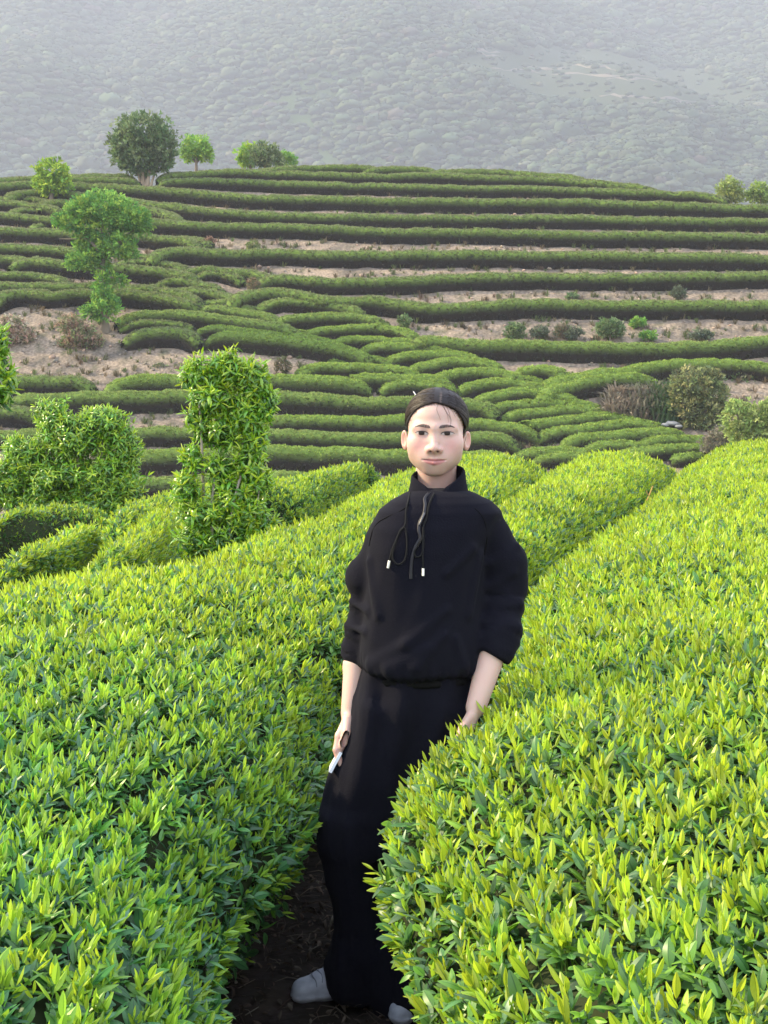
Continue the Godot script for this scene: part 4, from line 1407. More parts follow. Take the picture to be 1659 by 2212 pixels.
	leg_b = rows_of([[1520, 895, 1030, 0.10], [1640, 870, 1005, 0.098], [1800, 845, 965, 0.088, 0.01], [1950, 832, 935, 0.08, 0.02], [2060, 822, 930, 0.085, 0.03], [2130, 820, 935, 0.092, 0.035], [2180, 826, 925, 0.085, 0.035]], 0.3)
	g = Geo.new()
	net(g, sd_trousers, W(675, 2170, -0.16), W(1050, 1430, 0.18), 0.0075, black)
	part("trousers", g.mesh(), cloth, root)
	# --- shoes
	for s in [[W(742, 2142, -0.03), W(656, 2146, 0.0)], [W(905, 2172, 0.02), W(868, 2190, 0.11)]]:
		shoe_line = [Vector3(s[0].x, 0.012, s[0].z), Vector3(s[1].x, 0.012, s[1].z)]
		g = Geo.new()
		var white := func(p: Vector3) -> Color: return (Color(0.33, 0.355, 0.41) if p.y > 0.024 else Color(0.30, 0.31, 0.34)) * (0.85 + 0.3 * bumps.get_noise_3dv(p * 30.0))
		var lo := shoe_line[0].min(shoe_line[1]) as Vector3
		var hi := shoe_line[0].max(shoe_line[1]) as Vector3
		net(g, sd_shoe, lo - Vector3(0.06, 0.03, 0.06), hi + Vector3(0.06, 0.11, 0.06), 0.005, white)
		var shoe := part("shoe", g.mesh(), paint(0.6, 0.4), root)
		var a: Vector3 = shoe_line[0]
		var b: Vector3 = shoe_line[1]
		var across := (b - a).cross(Vector3.UP).normalized()
		for k in 3:
			var p := a.lerp(b, 0.45 + 0.16 * k)
			var pts := []
			for q in 9:
				var u := (q - 4) / 4.0
				var y := 0.12
				while y > 0.02 and sd_shoe(p + across * u * 0.03 + Vector3(0, y, 0)) > 0.001:
					y -= 0.002
				pts.append(p + across * u * 0.03 + Vector3(0, y, 0) + (b - a) * 0.03 * sin(u * 4.0 + k))
			part("lace", tube_of(pts, 0.0016, Color(0.16, 0.17, 0.2), 5), cloth, shoe)
	# --- the slim white thing in the hand
	var p_low := W(714, 1662, 0.04)
	var p_up := W(737, 1620, 0.04)
	var along := (p_up - p_low).normalized()
	var phone := thing("phone", "slim white phone held low in the hand beside the trousers, edge showing", "phone", FEET + (p_low + p_up) * 0.5)
	var box := BoxMesh.new()
	box.size = Vector3(0.0075, p_low.distance_to(p_up), 0.052)
	var white_shell := StandardMaterial3D.new()
	white_shell.albedo_color = Color(0.90, 0.92, 0.95)
	white_shell.roughness = 0.3
	var shell := part("shell", box, white_shell, phone)
	shell.basis = Basis(along.cross(Vector3(0, 0, 1)).normalized(), along, Vector3(0, 0, 1))
	var screen_box := BoxMesh.new()
	screen_box.size = Vector3(0.001, p_low.distance_to(p_up) - 0.006, 0.046)
	var glass := StandardMaterial3D.new()
	glass.albedo_color = Color(0.03, 0.03, 0.035)
	glass.roughness = 0.1
	var screen := part("screen", screen_box, glass, phone)
	screen.transform = Transform3D(shell.basis, shell.basis.x * 0.0041)

func sd_hair_mm(p: Vector3) -> float:
	var d := sd_ball(p, Vector3(2, 35, -15), Vector3(80, 78, 97))
	d = smin(d, sd_ball(p, Vector3(2, -22, -52), Vector3(68, 58, 50)), 20.0)
	# bare face
	var x := (p.x - 0.5) / (73.0 if p.x < 0.0 else 75.0)
	var y := (p.y + 8.0) / 82.0
	var r := pow(pow(absf(x), 2.2) + pow(absf(y), 2.0), 0.47)
	var bare := (r - 1.0) * 70.0
	bare = maxf(bare, 12.0 - p.z)
	var ears := sd_ball(p, Vector3(0, -57, 18), Vector3(130, 42, 44))
	bare = smin(bare, ears, 8.0)
	return -smin(-d, bare, 3.0)

func sd_hair(p: Vector3) -> float:
	var q := head_back * p
	return sd_hair_mm(q) * HEAD

func whole(pts: Array, core: Vector3) -> bool:
	for p in pts:
		if p.distance_to(core) < 50.0:
			return false
	return true

func build_hair(root: Node3D):
	var hair := StandardMaterial3D.new()
	hair.vertex_color_use_as_albedo = true
	hair.roughness = 0.55
	hair.metallic_specular = 0.38
	var g := Geo.new()
	var mid := head_frame * Vector3.ZERO
	var shade := func(p: Vector3) -> Color:
		var q: Vector3 = head_back * p
		var c := Color(0.010, 0.0075, 0.007)
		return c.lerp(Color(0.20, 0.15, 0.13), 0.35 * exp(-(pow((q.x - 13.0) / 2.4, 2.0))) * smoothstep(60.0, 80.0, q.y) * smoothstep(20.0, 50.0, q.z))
	net(g, sd_hair, mid + Vector3(-0.1, -0.1, -0.13), mid + Vector3(0.1, 0.125, 0.1), 0.0028, shade)
	var o := part("hair", g.mesh(), hair, root)
	# combed strands, from the hairline back to the nape
	var s := Geo.new()
	var core := Vector3(2, 30, -15)
	for k in 1700:
		var side := 1.0 if k % 2 else -1.0
		var f := rng.randf()
		var a := lerpf(0.03, 1.75, f)
		var start := Vector3(2.0 + side * sin(a) * 74.0, -8.0 + cos(a) * 82.5, 0.0)
		start.z = -15.0 + 97.0 * sqrt(maxf(0.02, 1.0 - pow((start.x - 2.0) / 80.0, 2.0) - pow((start.y - 35.0) / 78.0, 2.0))) + rng.randf_range(-3.0, 5.0)
		if k % 5 < 2:
			var roll := rng.randf_range(0.75, 2.1)
			start = core + Vector3(side * rng.randf_range(4.0, 14.0), sin(roll) * 78.0, cos(roll) * 95.0)
		elif rng.randf() < 0.3:
			start.z -= rng.randf() * 50.0
		var goal := Vector3(side * lerpf(46.0, 58.0, f), lerpf(-8.0, -55.0, f) + rng.randf_range(-5.0, 5.0), -78.0)
		var pts := []
		var radii := []
		var lift := rng.randf_range(-0.3, 0.8)
		for q in 13:
			var t := q / 12.0
			var dir := (start - core).normalized().slerp((goal - core).normalized(), t)
			dir.x += side * 0.22 * sin(PI * t) * (1.0 - 0.6 * f)
			dir = dir.normalized()
			var r := 140.0
			for it in 14:
				r -= sd_hair_mm(core + dir * r) * 0.8
			if r > 101.0 or r < 60.0:
				r = 0.0
			pts.append(core + dir * (r + lift))
			radii.append(0.75 * sin(PI * (0.08 + 0.88 * t)) + 0.1)
		if not whole(pts, core):
			continue
		var c := tint(Color(0.018, 0.0125, 0.011), 0.5)
		if rng.randf() < 0.12:
			c = tint(Color(0.055, 0.036, 0.028), 0.3)
		s.tube(pts, radii, 3, c, false)
	for k in 210:
		var side := 1.0 if k % 2 else -1.0
		var f := (k + 0.5) / 210.0
		var a := lerpf(0.02, 1.7, f)
		var start := Vector3(2.0 + side * sin(a) * 74.0, -8.0 + cos(a) * 82.5, 0.0)
		start.z = -15.0 + 97.0 * sqrt(maxf(0.02, 1.0 - pow((start.x - 2.0) / 80.0, 2.0) - pow((start.y - 35.0) / 78.0, 2.0))) + 3.0
		if k % 4 >= 2:
			var roll := lerpf(0.75, 2.2, f)
			start = core + Vector3(side * 7.0, sin(roll) * 78.0, cos(roll) * 95.0)
		var goal := Vector3(side * lerpf(46.0, 58.0, f), lerpf(-8.0, -55.0, f), -78.0)
		var pts := []
		var radii := []
		for q in 13:
			var t := q / 12.0
			var dir := (start - core).normalized().slerp((goal - core).normalized(), t)
			dir.x += side * 0.22 * sin(PI * t) * (1.0 - 0.6 * f)
			dir = dir.normalized()
			var r := 140.0
			for it in 14:
				r -= sd_hair_mm(core + dir * r) * 0.8
			if r > 101.0 or r < 60.0:
				r = 0.0
			pts.append(core + dir * (r - 1.0))
			radii.append(2.0 * sin(PI * (0.06 + 0.9 * t)) + 0.2)
		if not whole(pts, core):
			continue
		var deep := rng.randf()
		s.tube(pts, radii, 6, Color(0.009, 0.007, 0.0065).lerp(Color(0.034, 0.023, 0.019), deep * deep), false)
	# short hairs softening the hairline
	for k in 260:
		var side := 1.0 if k % 2 else -1.0
		var a := rng.randf_range(0.0, 1.55)
		var x0 := 0.5 + side * sin(a) * rng.randf_range(68.0, 74.0)
		var y0 := -8.0 + cos(a) * rng.randf_range(76.0, 81.0)
		var pts := []
		for q in 4:
			var x := x0 + side * 1.6 * q
			var y := y0 + (3.2 - 2.4 * a) * q
			pts.append(Vector3(x, y, maxf(face_z(x, y), -200.0) + 0.3 + 0.9 * q))
		if pts[3].z < 5.0 or pts[0].z < 5.0:
			continue
		s.tube(pts, [0.08, 0.2, 0.26, 0.26], 3, Color(0.035, 0.025, 0.021), false)
	# loose hairs over the forehead and by the ears
	for line in [[21, 74, 30, 62, 36, 46, 40, 30, 36, 18, 33, 14], [18, 74, 24, 60, 31, 44, 33, 28], [8, 75, 4, 60, 10, 44, 14, 34], [-76, 6, -79, -16, -80, -36, -84, -52, -88, -66], [-74, -6, -77, -30, -80, -50], [28, 71, 40, 58, 50, 40], [14, 76, 19, 66, 29, 52, 37, 38, 38, 24], [73, 10, 76, -8, 73, -24]]:
		var pts := []
		var radii := []
		for q in line.size() / 2:
			pts.append(Vector3(line[2 * q], line[2 * q + 1], maxf(face_z(line[2 * q], line[2 * q + 1]), 20.0 if absf(line[2 * q]) > 70 else -99.0) + 1.2))
		pts = smooth_line(pts, 3.0)
		for q in pts.size():
			radii.append(lerpf(0.5, 0.22, float(q) / pts.size()))
		s.tube(pts, radii, 3, Color(0.03, 0.021, 0.017), false)
	var st := part("strands", s.mesh(), hair, o)
	st.set_meta("kind", "stuff")
	st.transform = head_frame

# ------------------------------------------------------------------ trees, saplings, shrubs
var whorls := []          # sprays of long leaves round a twig tip
var whorl_leaves := []
var whorl_paints := []
const FRESH := [[0.38, 0.51, 0.022], [0.24, 0.42, 0.022], [0.125, 0.30, 0.022], [0.062, 0.175, 0.024]]

func make_whorls():
	for k in 3:
		whorl_leaves.append(leaf_geo([0.070, 0.085, 0.095][k], [0.0165, 0.0195, 0.021][k], [0.5, 0.35, 0.3][k], [0.7, 1.3, 1.7][k], Color.WHITE, Color(0.75, 0.8, 0.7), 6))
	for t in FRESH:
		var m := paint(0.32, 0.6, 0.7)
		m.albedo_color = Color(t[0], t[1], t[2]).linear_to_srgb()
		whorl_paints.append(m)
	for kind in 6:
		var leaves := []
		var turn := rng.randf() * TAU
		for k in rng.randi_range(8, 11):
			var lean := deg_to_rad(14.0 + 10.5 * k + rng.randf_range(-9.0, 9.0))
			turn += 2.4 + rng.randf_range(-0.35, 0.35)
			var b := Basis(Vector3.UP, turn) * Basis(Vector3.RIGHT, lean)
			leaves.append([0 if k < 3 else 1 + rng.randi() % 2, Transform3D(b.scaled_local(Vector3.ONE * rng.randf_range(0.8, 1.2)), Vector3(0, 0.03 - 0.008 * k, 0)), clampi(int(k / 3.0) + rng.randi_range(0, 1), 0, 3)])
		var g := Geo.new()
		g.tube([Vector3(0, -0.12, 0), Vector3(0, 0.02, 0)], [0.0028, 0.0016], 4, Color(0.12, 0.13, 0.06), false)
		for l in leaves:
			var t: Array = FRESH[l[2]]
			g.add(whorl_leaves[l[0]], l[1], Color(t[0], t[1], t[2]))
		whorls.append({"mesh": g.mesh(), "leaves": leaves})
	for k in 3:
		whorl_leaves[k] = whorl_leaves[k].mesh()

# A young broad-leaved tree: lumps are [x, y, half width, half height, sprays]; stems are pixel lines.
func leafy_tree(called: String, label: String, category: String, depth: float, lumps: Array, stems: Array, size: float, singles: int):
	var foot := at(stems[0][0], stems[0][1], depth)
	foot.y = minf(foot.y, near_ground(foot.x, depth))
	var root := thing(called, label, category, foot)
	var wood := Geo.new()
	for s in stems:
		var pts := []
		for k in (s.size() - 1) / 2:
			pts.append(at(s[2 * k], s[2 * k + 1], depth + 0.06 * sin(k * 2.0 + s[0])) - foot)
		pts[0].y = minf(pts[0].y, 0.0)
		var line := smooth_line(pts, 0.08)
		var radii := []
		for k in line.size():
			radii.append(lerpf(s[-1], s[-1] * 0.35, float(k) / line.size()))
		wood.tube(line, radii, 7, Color(0.30, 0.27, 0.22))
	part("trunk", wood.mesh(), M.bark, root)
	var sprays := []
	for l in lumps:
		var mid := at(l[0], l[1], depth) - foot
		var rx: float = l[2] * depth / FOC
		var ry: float = l[3] * depth / FOC
		var rz := rx * 0.85
		for k in int(l[4] * 2.3):
			var dir := Vector3(rng.randfn(), rng.randfn(), rng.randfn()).normalized()
			var r := pow(rng.randf_range(0.12, 1.0), 0.45)
			if rng.randf() < 0.12 and dir.y > -0.4:
				r *= rng.randf_range(1.1, 1.4)
			var p := mid + dir * Vector3(rx, ry, rz) * r * (1.0 + 0.18 * bumps.get_noise_3dv(dir * 2.0 + mid))
			var out := (dir * Vector3(1, 0.8, 1) + Vector3(0, 0.75, 0) + Vector3(rng.randfn(), rng.randfn(), rng.randfn()) * 0.3).normalized()
			sprays.append([(mid + dir * Vector3(rx, ry, rz) * r).z + rng.randf() * 0.05, rng.randi() % whorls.size(), turned(out, rng.randf() * TAU, size * rng.randf_range(0.75, 1.2), p)])
	sprays.sort_custom(func(x, y): return x[0] > y[0])
	var places := []
	var tints := []
	for k in whorls.size():
		places.append([])
		tints.append([])
	var left_over := singles
	for k in sprays.size():
		var s: Array = sprays[k]
		if left_over >= 11 and k % 2 == 0:
			for l in whorls[s[1]].leaves:
				var o := part("leaf", whorl_leaves[l[0]], whorl_paints[clampi(l[2] + rng.randi_range(-1, 1), 0, 3)], root)
				o.transform = s[2] * l[1]
				left_over -= 1
		else:
			places[s[1]].append(s[2])
			var w := 1.0 + rng.randf_range(-0.25, 0.2)
			tints[s[1]].append(Color(w * rng.randf_range(0.85, 1.12), w, w))
	for k in whorls.size():
		if places[k].size():
			many("leaves", whorls[k].mesh, M.spray, places[k], tints[k], root)

# Trees and shrubs seen far off: leaf clumps over lumps, with limbs running into them.
func far_tree(called: String, label: String, category: String, depth: float, lumps: Array, limbs: Array, colors: Array, size: float, group := "", bark := Color(0.16, 0.13, 0.10)):
	var foot := at(limbs[0][0], limbs[0][1], depth)
	var gy := ground(foot.x, depth)
	var root := thing(called, label, category, Vector3(foot.x, minf(foot.y, gy), foot.z), group)
	foot = root.position
	var wood := Geo.new()
	for s in limbs:
		var pts := []
		for k in (s.size() - 1) / 2:
			pts.append(at(s[2 * k], s[2 * k + 1], depth + 0.25 * sin(k * 2.1 + s[0])) - foot)
		if s == limbs[0]:
			pts[0].y = minf(pts[0].y, -0.1)
		var line := smooth_line(pts, 0.35)
		var radii := []
		for k in line.size():
			radii.append(lerpf(s[-1], s[-1] * 0.3, float(k) / line.size()) * (1.0 + 0.15 * sin(k * 1.7)))
		wood.tube(line, radii, 7, bark)
	part("trunk", wood.mesh(), M.bark, root)
	var spots := [[], [], []]
	var cols := [[], [], []]
	for l in lumps:
		var mid := at(l[0], l[1], depth + (l[4] if l.size() > 4 else 0.0)) - foot
		var rx: float = l[2] * depth / FOC
		var ry: float = l[3] * depth / FOC
		var rz := rx * 0.85
		var n := int((rx * ry + rx * rz + ry * rz) * 4.2 * 54.0 / (size * size))
		var seed_at := Vector3(rng.randf(), rng.randf(), rng.randf()) * 50.0
		for k in n:
			var dir := Vector3(rng.randfn(), rng.randfn(), rng.randfn()).normalized()
			var lump := 1.0 + 0.42 * bumps.get_noise_3dv(dir * 1.6 + seed_at) + 0.30 * bumps.get_noise_3dv(dir * 4.5 + seed_at)
			if bumps.get_noise_3dv(dir * 2.6 + seed_at + Vector3(9, 9, 9)) < -0.27:
				continue
			var r := pow(rng.randf_range(0.25, 1.0), 0.35) * lump
			var kind := rng.randi() % 3
			spots[kind].append(turned(dir + Vector3(0, 0.5, 0) + Vector3(rng.randfn(), rng.randfn(), rng.randfn()) * 0.5, rng.randf() * TAU, size * rng.randf_range(1.0, 1.9), mid + dir * Vector3(rx, ry, rz) * r))
			cols[kind].append(tint(colors[rng.randi() % colors.size()], 0.28))
	for kind in 3:
		many("leaves", clumps[kind], M.far_leaf, spots[kind], cols[kind], root)

func build_trees():
	make_whorls()
	M.spray = paint(0.32, 0.6, 0.7)
	leafy_tree("sapling", "tall narrow leafy sapling with two top lobes rising from the near rows", "tree", 7.4,
		[[412, 812, 20, 26, 20], [432, 800, 18, 26, 12], [500, 800, 22, 34, 26], [545, 820, 32, 42, 40], [574, 872, 26, 34, 28], [462, 825, 20, 22, 14], [470, 796, 22, 24, 16], [455, 862, 48, 34, 40], [530, 890, 46, 44, 46], [432, 915, 30, 40, 26], [480, 935, 44, 38, 32], [552, 955, 28, 34, 24], [416, 985, 22, 32, 16], [540, 1000, 40, 30, 32], [480, 1010, 34, 36, 18], [402, 1056, 30, 34, 26], [555, 1040, 30, 26, 24], [500, 1070, 50, 36, 36], [440, 1105, 58, 36, 52], [530, 1110, 48, 44, 46], [430, 1165, 46, 40, 44], [500, 1165, 60, 44, 56], [575, 1150, 26, 32, 20]],
		[[446, 1240, 440, 1090, 436, 960, 428, 830, 0.014], [462, 1240, 458, 1100, 480, 940, 495, 810, 0.013], [480, 1240, 500, 1120, 540, 960, 552, 830, 0.012], [458, 1100, 420, 1040, 405, 980, 0.007], [500, 1120, 560, 1060, 575, 1000, 0.007]], 0.64, 290)
	leafy_tree("round_bush", "wide round leafy bush behind the near rows at the left edge", "bush", 13.6,
		[[115, 905, 38, 40, 70], [215, 915, 50, 38, 96], [160, 945, 74, 44, 140], [52, 985, 46, 40, 100], [262, 970, 42, 52, 100], [22, 1040, 50, 50, 130], [130, 1030, 80, 65, 190], [228, 1040, 72, 60, 190], [270, 1050, 36, 46, 80], [-30, 1070, 40, 50, 80], [100, 1090, 90, 40, 120], [215, 1085, 65, 35, 90]],
		[[150, 1130, 130, 1040, 110, 940, 0.03], [190, 1130, 215, 1030, 225, 940, 0.03], [90, 1130, 50, 1050, 40, 1000, 0.025], [230, 1130, 262, 1040, 275, 985, 0.02], [160, 1130, 165, 1040, 170, 960, 0.028]], 0.84, 290)
	leafy_tree("side_tree", "leafy tree mostly outside the picture, its twig tips crossing the left edge", "tree", 6.6,
		[[-8, 728, 14, 22, 8], [-6, 772, 16, 18, 8], [8, 812, 16, 14, 9], [-2, 840, 20, 18, 12], [-45, 770, 26, 40, 16], [-48, 850, 26, 30, 14]],
		[[-70, 1300, -68, 1000, -55, 850, -40, 740, 0.018], [-62, 900, -30, 850, 5, 832, 0.006], [-55, 830, -30, 780, -5, 750, 0.006]], 0.8, 120)
	var lime := [Color(0.261, 0.406, 0.043), Color(0.174, 0.319, 0.051), Color(0.348, 0.478, 0.051)]
	var olive := [Color(0.176, 0.238, 0.100), Color(0.143, 0.224, 0.077), Color(0.106, 0.184, 0.070), Color(0.210, 0.271, 0.120), Color(0.115, 0.164, 0.077)]
	var mid_green := [Color(0.145, 0.319, 0.058), Color(0.102, 0.246, 0.058), Color(0.203, 0.377, 0.065), Color(0.261, 0.406, 0.065)]
	var brown := [Color(0.326, 0.229, 0.162), Color(0.217, 0.162, 0.120), Color(0.413, 0.304, 0.217), Color(0.174, 0.196, 0.099)]
	far_tree("ivy_tree", "leaning tree with ivy clad trunk and wide ragged crown on the left slope", "tree", 75.0,
		[[222, 452, 70, 34], [180, 455, 40, 26], [270, 470, 48, 26, -0.6], [150, 480, 26, 18], [128, 474, 16, 12], [300, 484, 26, 20], [215, 492, 50, 28], [185, 525, 30, 32, 0.5], [250, 528, 40, 26, -0.5], [160, 566, 20, 16, 0.4], [190, 560, 26, 20], [215, 566, 24, 22], [282, 548, 18, 10], [240, 600, 12, 10], [262, 606, 16, 10], [220, 606, 13, 24, -0.45], [224, 640, 22, 28, -0.35], [224, 668, 33, 26, -0.4], [222, 620, 14, 20, 0.2], [196, 674, 22, 12]],
		[[228, 694, 224, 640, 218, 590, 226, 545, 222, 490, 215, 445, 0.26], [222, 560, 250, 530, 290, 495, 0.16], [224, 550, 195, 520, 165, 480, 135, 474, 0.15], [218, 585, 195, 572, 160, 560, 0.10], [224, 600, 250, 600, 280, 612, 0.07], [205, 512, 180, 516, 128, 516, 0.05]], mid_green, 1.5, "", Color(0.203, 0.174, 0.131))
	far_tree("lime_tree", "small lime green tree with a rounded crown at the hilltop's left end", "tree", 97.0,
		[[112, 372, 34, 26], [98, 392, 24, 22], [128, 392, 25, 22], [112, 402, 34, 16]], [[110, 440, 111, 420, 112, 385, 0.22], [111, 420, 98, 395, 0.1], [111, 420, 128, 392, 0.1]], lime, 1.8)
	far_tree("olive_tree", "large dark olive round tree with several trunks on the hilltop", "tree", 103.0,
		[[312, 285, 54, 38], [275, 315, 36, 40], [350, 318, 32, 42], [312, 328, 52, 44], [300, 350, 40, 24], [345, 350, 26, 22], [268, 340, 22, 22]],
		[[310, 404, 307, 372, 294, 320, 0.17], [318, 404, 323, 368, 336, 315, 0.16], [303, 404, 299, 374, 276, 325, 0.13], [325, 404, 334, 376, 354, 330, 0.12], [314, 404, 315, 360, 314, 300, 0.15]], olive, 1.9, "", Color(0.319, 0.261, 0.189))
	far_tree("lime_tree", "small round green tree standing clear on the crest, right of the olive tree", "tree", 113.0,
		[[425, 318, 32, 24], [410, 330, 20, 18], [442, 330, 20, 18]], [[424, 376, 424, 350, 425, 322, 0.24], [424, 352, 410, 332, 0.1], [424, 352, 441, 332, 0.1]], [Color(0.217, 0.392, 0.065), Color(0.162, 0.304, 0.065), Color(0.283, 0.435, 0.065)], 1.8)
	far_tree("crest_tree", "light green tree at the left of the clump of three on the crest", "tree", 114.0,
		[[540, 334, 26, 24], [528, 344, 14, 16]], [[542, 375, 541, 350, 540, 330, 0.2]], lime, 1.8, "clump of trees on the hill crest")
	far_tree("crest_tree", "darker olive tree in the middle of the clump on the crest", "tree", 113.0,
		[[572, 334, 28, 25], [590, 344, 22, 18], [558, 346, 16, 14]], [[572, 375, 572, 350, 573, 330, 0.2]], olive, 1.8, "clump of trees on the hill crest")
	far_tree("crest_tree", "low green tree at the right of the clump of three on the crest", "tree", 114.5,
		[[615, 344, 18, 15], [630, 350, 13, 12]], [[620, 375, 619, 355, 618, 345, 0.16]], mid_green, 1.7, "clump of trees on the hill crest")
	far_tree("round_tree", "left one of two round yellowish trees beyond the hill's right shoulder", "tree", 106.0,
		[[1578, 406, 24, 20], [1566, 420, 15, 16], [1592, 420, 15, 16], [1578, 424, 24, 14]], [[1578, 470, 1578, 440, 1578, 410, 0.2]], [Color(0.304, 0.370, 0.099), Color(0.239, 0.304, 0.087)], 1.7)
	far_tree("round_tree", "right one of two round yellowish trees, cut by the picture's edge", "tree", 106.0,
		[[1640, 414, 24, 18], [1656, 424, 22, 16], [1632, 424, 16, 14]], [[1642, 470, 1642, 440, 1642, 415, 0.2]], [Color(0.283, 0.392, 0.087), Color(0.217, 0.304, 0.087)], 1.7)
	far_tree("olive_shrub", "tall dull olive shrub beside the fanning hedges at the right", "shrub", 66.0,
		[[1500, 830, 50, 36], [1525, 850, 46, 42], [1490, 880, 42, 44], [1530, 900, 46, 42], [1500, 915, 36, 26], [1465, 842, 22, 18], [1540, 815, 20, 18]],
		[[1505, 950, 1503, 900, 1498, 835, 0.14], [1512, 950, 1520, 900, 1535, 845, 0.12], [1500, 950, 1482, 900, 1470, 850, 0.1]], [Color(0.207, 0.251, 0.091), Color(0.152, 0.196, 0.083), Color(0.326, 0.326, 0.131), Color(0.131, 0.152, 0.077)], 1.3)
	far_tree("dark_shrub", "dark green shrub behind the olive shrub at the right edge", "shrub", 70.5,
		[[1605, 826, 36, 26], [1630, 845, 34, 28], [1585, 850, 26, 24], [1655, 830, 24, 24], [1570, 862, 26, 22]], [[1608, 900, 1607, 860, 1606, 830, 0.1], [1630, 900, 1632, 860, 1635, 835, 0.1]], [Color(0.109, 0.174, 0.065), Color(0.152, 0.217, 0.087), Color(0.217, 0.217, 0.120)], 1.3)
	far_tree("light_shrub", "pale yellow green shrub at the right edge above the near rows", "shrub", 60.5,
		[[1590, 905, 32, 34], [1630, 905, 36, 34], [1665, 900, 30, 38], [1610, 935, 40, 26], [1580, 880, 14, 16], [1650, 940, 34, 26]], [[1605, 975, 1600, 930, 1592, 895, 0.09], [1635, 975, 1634, 930, 1636, 895, 0.09]], [Color(0.283, 0.392, 0.099), Color(0.217, 0.304, 0.087), Color(0.370, 0.435, 0.131)], 1.25)
	far_tree("grey_shrub", "greyish twiggy shrub between the olive shrub and the near rows", "shrub", 62.5,
		[[1560, 945, 34, 24], [1540, 960, 26, 18], [1590, 955, 26, 18]], [[1562, 985, 1560, 960, 1556, 935, 0.06], [1545, 985, 1540, 962, 1534, 946, 0.05], [1580, 985, 1586, 960, 1590, 945, 0.05]], [Color(0.217, 0.229, 0.142), Color(0.174, 0.162, 0.120), Color(0.283, 0.261, 0.186)], 1.1)
	far_tree("ball_bush", "small dark ball shaped bush on the pale bank right of the sapling's top", "bush", 70.4,
		[[610, 791, 17, 15]], [[610, 812, 610, 802, 610, 792, 0.05]], [Color(0.099, 0.120, 0.055), Color(0.131, 0.109, 0.065)], 0.9)
	far_tree("green_bush", "low green bush at the lower left of the bare earth slope", "bush", 71.5,
		[[345, 797, 14, 11], [362, 800, 10, 8]], [[350, 815, 350, 803, 0.04]], [Color(0.152, 0.196, 0.087), Color(0.109, 0.131, 0.065)], 0.9)
	far_tree("dry_scrub", "pinkish brown dry scrub on the bare slope at the left edge", "scrub", 74.0,
		[[20, 700, 34, 18], [48, 722, 30, 20], [10, 735, 34, 22], [-20, 710, 30, 26]], [[24, 760, 22, 725, 18, 700, 0.05], [48, 755, 50, 735, 56, 715, 0.04]], [Color(0.500, 0.435, 0.336), Color(0.478, 0.326, 0.251), Color(0.326, 0.261, 0.174), Color(0.239, 0.261, 0.131)], 1.0)
	far_tree("dry_scrub", "reddish brown and green scrub in the middle of the bare slope", "scrub", 73.5,
		[[150, 700, 26, 20], [175, 722, 34, 22], [195, 740, 26, 18], [150, 742, 22, 14]], [[165, 775, 160, 740, 150, 705, 0.05], [185, 772, 190, 745, 200, 725, 0.04]], [Color(0.304, 0.207, 0.152), Color(0.196, 0.217, 0.109), Color(0.239, 0.283, 0.120), Color(0.392, 0.283, 0.196)], 1.0)
	far_tree("brown_bush", "rust brown bush in the gap left of the long blunt ended hedge", "bush", 87.0,
		[[448, 527, 12, 13], [456, 522, 8, 9]], [[449, 548, 449, 535, 449, 525, 0.05]], [Color(0.326, 0.186, 0.120), Color(0.217, 0.142, 0.099)], 0.9)
	far_tree("green_bush", "flat olive green bush on the stony bank in upper mid slope", "bush", 86.5,
		[[546, 531, 15, 9]], [[546, 548, 546, 534, 0.04]], [Color(0.196, 0.239, 0.077), Color(0.131, 0.174, 0.065)], 0.9)
	far_tree("brown_bush", "brown shrub at the head of the stony gully in mid slope", "bush", 79.5,
		[[550, 620, 13, 13], [543, 612, 9, 10]], [[550, 642, 550, 628, 549, 616, 0.05]], [Color(0.261, 0.196, 0.120), Color(0.196, 0.196, 0.099)], 0.9)
	var n := 0
	for b in [[1112, 714, 22, 20, "round dark shrub at the left of the boulder bank"], [1165, 716, 20, 13, "flat grey green shrub second along the boulder bank"], [1215, 712, 18, 14, "brownish shrub third along the boulder bank, over dark stones"], [1240, 718, 20, 14, "leafy shrub just left of the tallest one on the boulder bank"], [1318, 708, 34, 22, "largest shrub in the middle of the boulder bank"], [1378, 695, 18, 10, "small bright shrub high on the boulder bank"], [1400, 724, 18, 9, "low green shrub at the foot of the boulder bank"], [1466, 632, 15, 14, "bluish green bush alone on the pale upper bank"], [872, 694, 14, 15, "dark bush at the left end of the boulder bank"], [1235, 640, 14, 5, "flat dark tuft on the pale upper bank"], [1515, 722, 26, 9, "low dark shrub at the right of the boulder bank"]]:
		var d := hill_depth(b[1] + b[3]) - 0.3
		var tone: Array = [olive, [Color(0.152, 0.186, 0.109), Color(0.109, 0.131, 0.087)], [Color(0.217, 0.174, 0.109), Color(0.131, 0.152, 0.087)], mid_green][[0, 1, 2, 1, 0, 3, 3, 1, 0, 0, 1][n]]
		n += 1
		far_tree("bank_shrub", b[4], "shrub", d, [[b[0], b[1], b[2] * 0.8, b[3] * 0.85], [b[0] + b[2] * 0.4, b[1] + 2, b[2] * 0.55, b[3] * 0.7], [b[0] - b[2] * 0.45, b[1] + 3, b[2] * 0.5, b[3] * 0.65]], [[b[0], b[1] + b[3] + 4, b[0], b[1], 0.05]], tone, 1.0, "shrubs growing on the bare terrace banks")

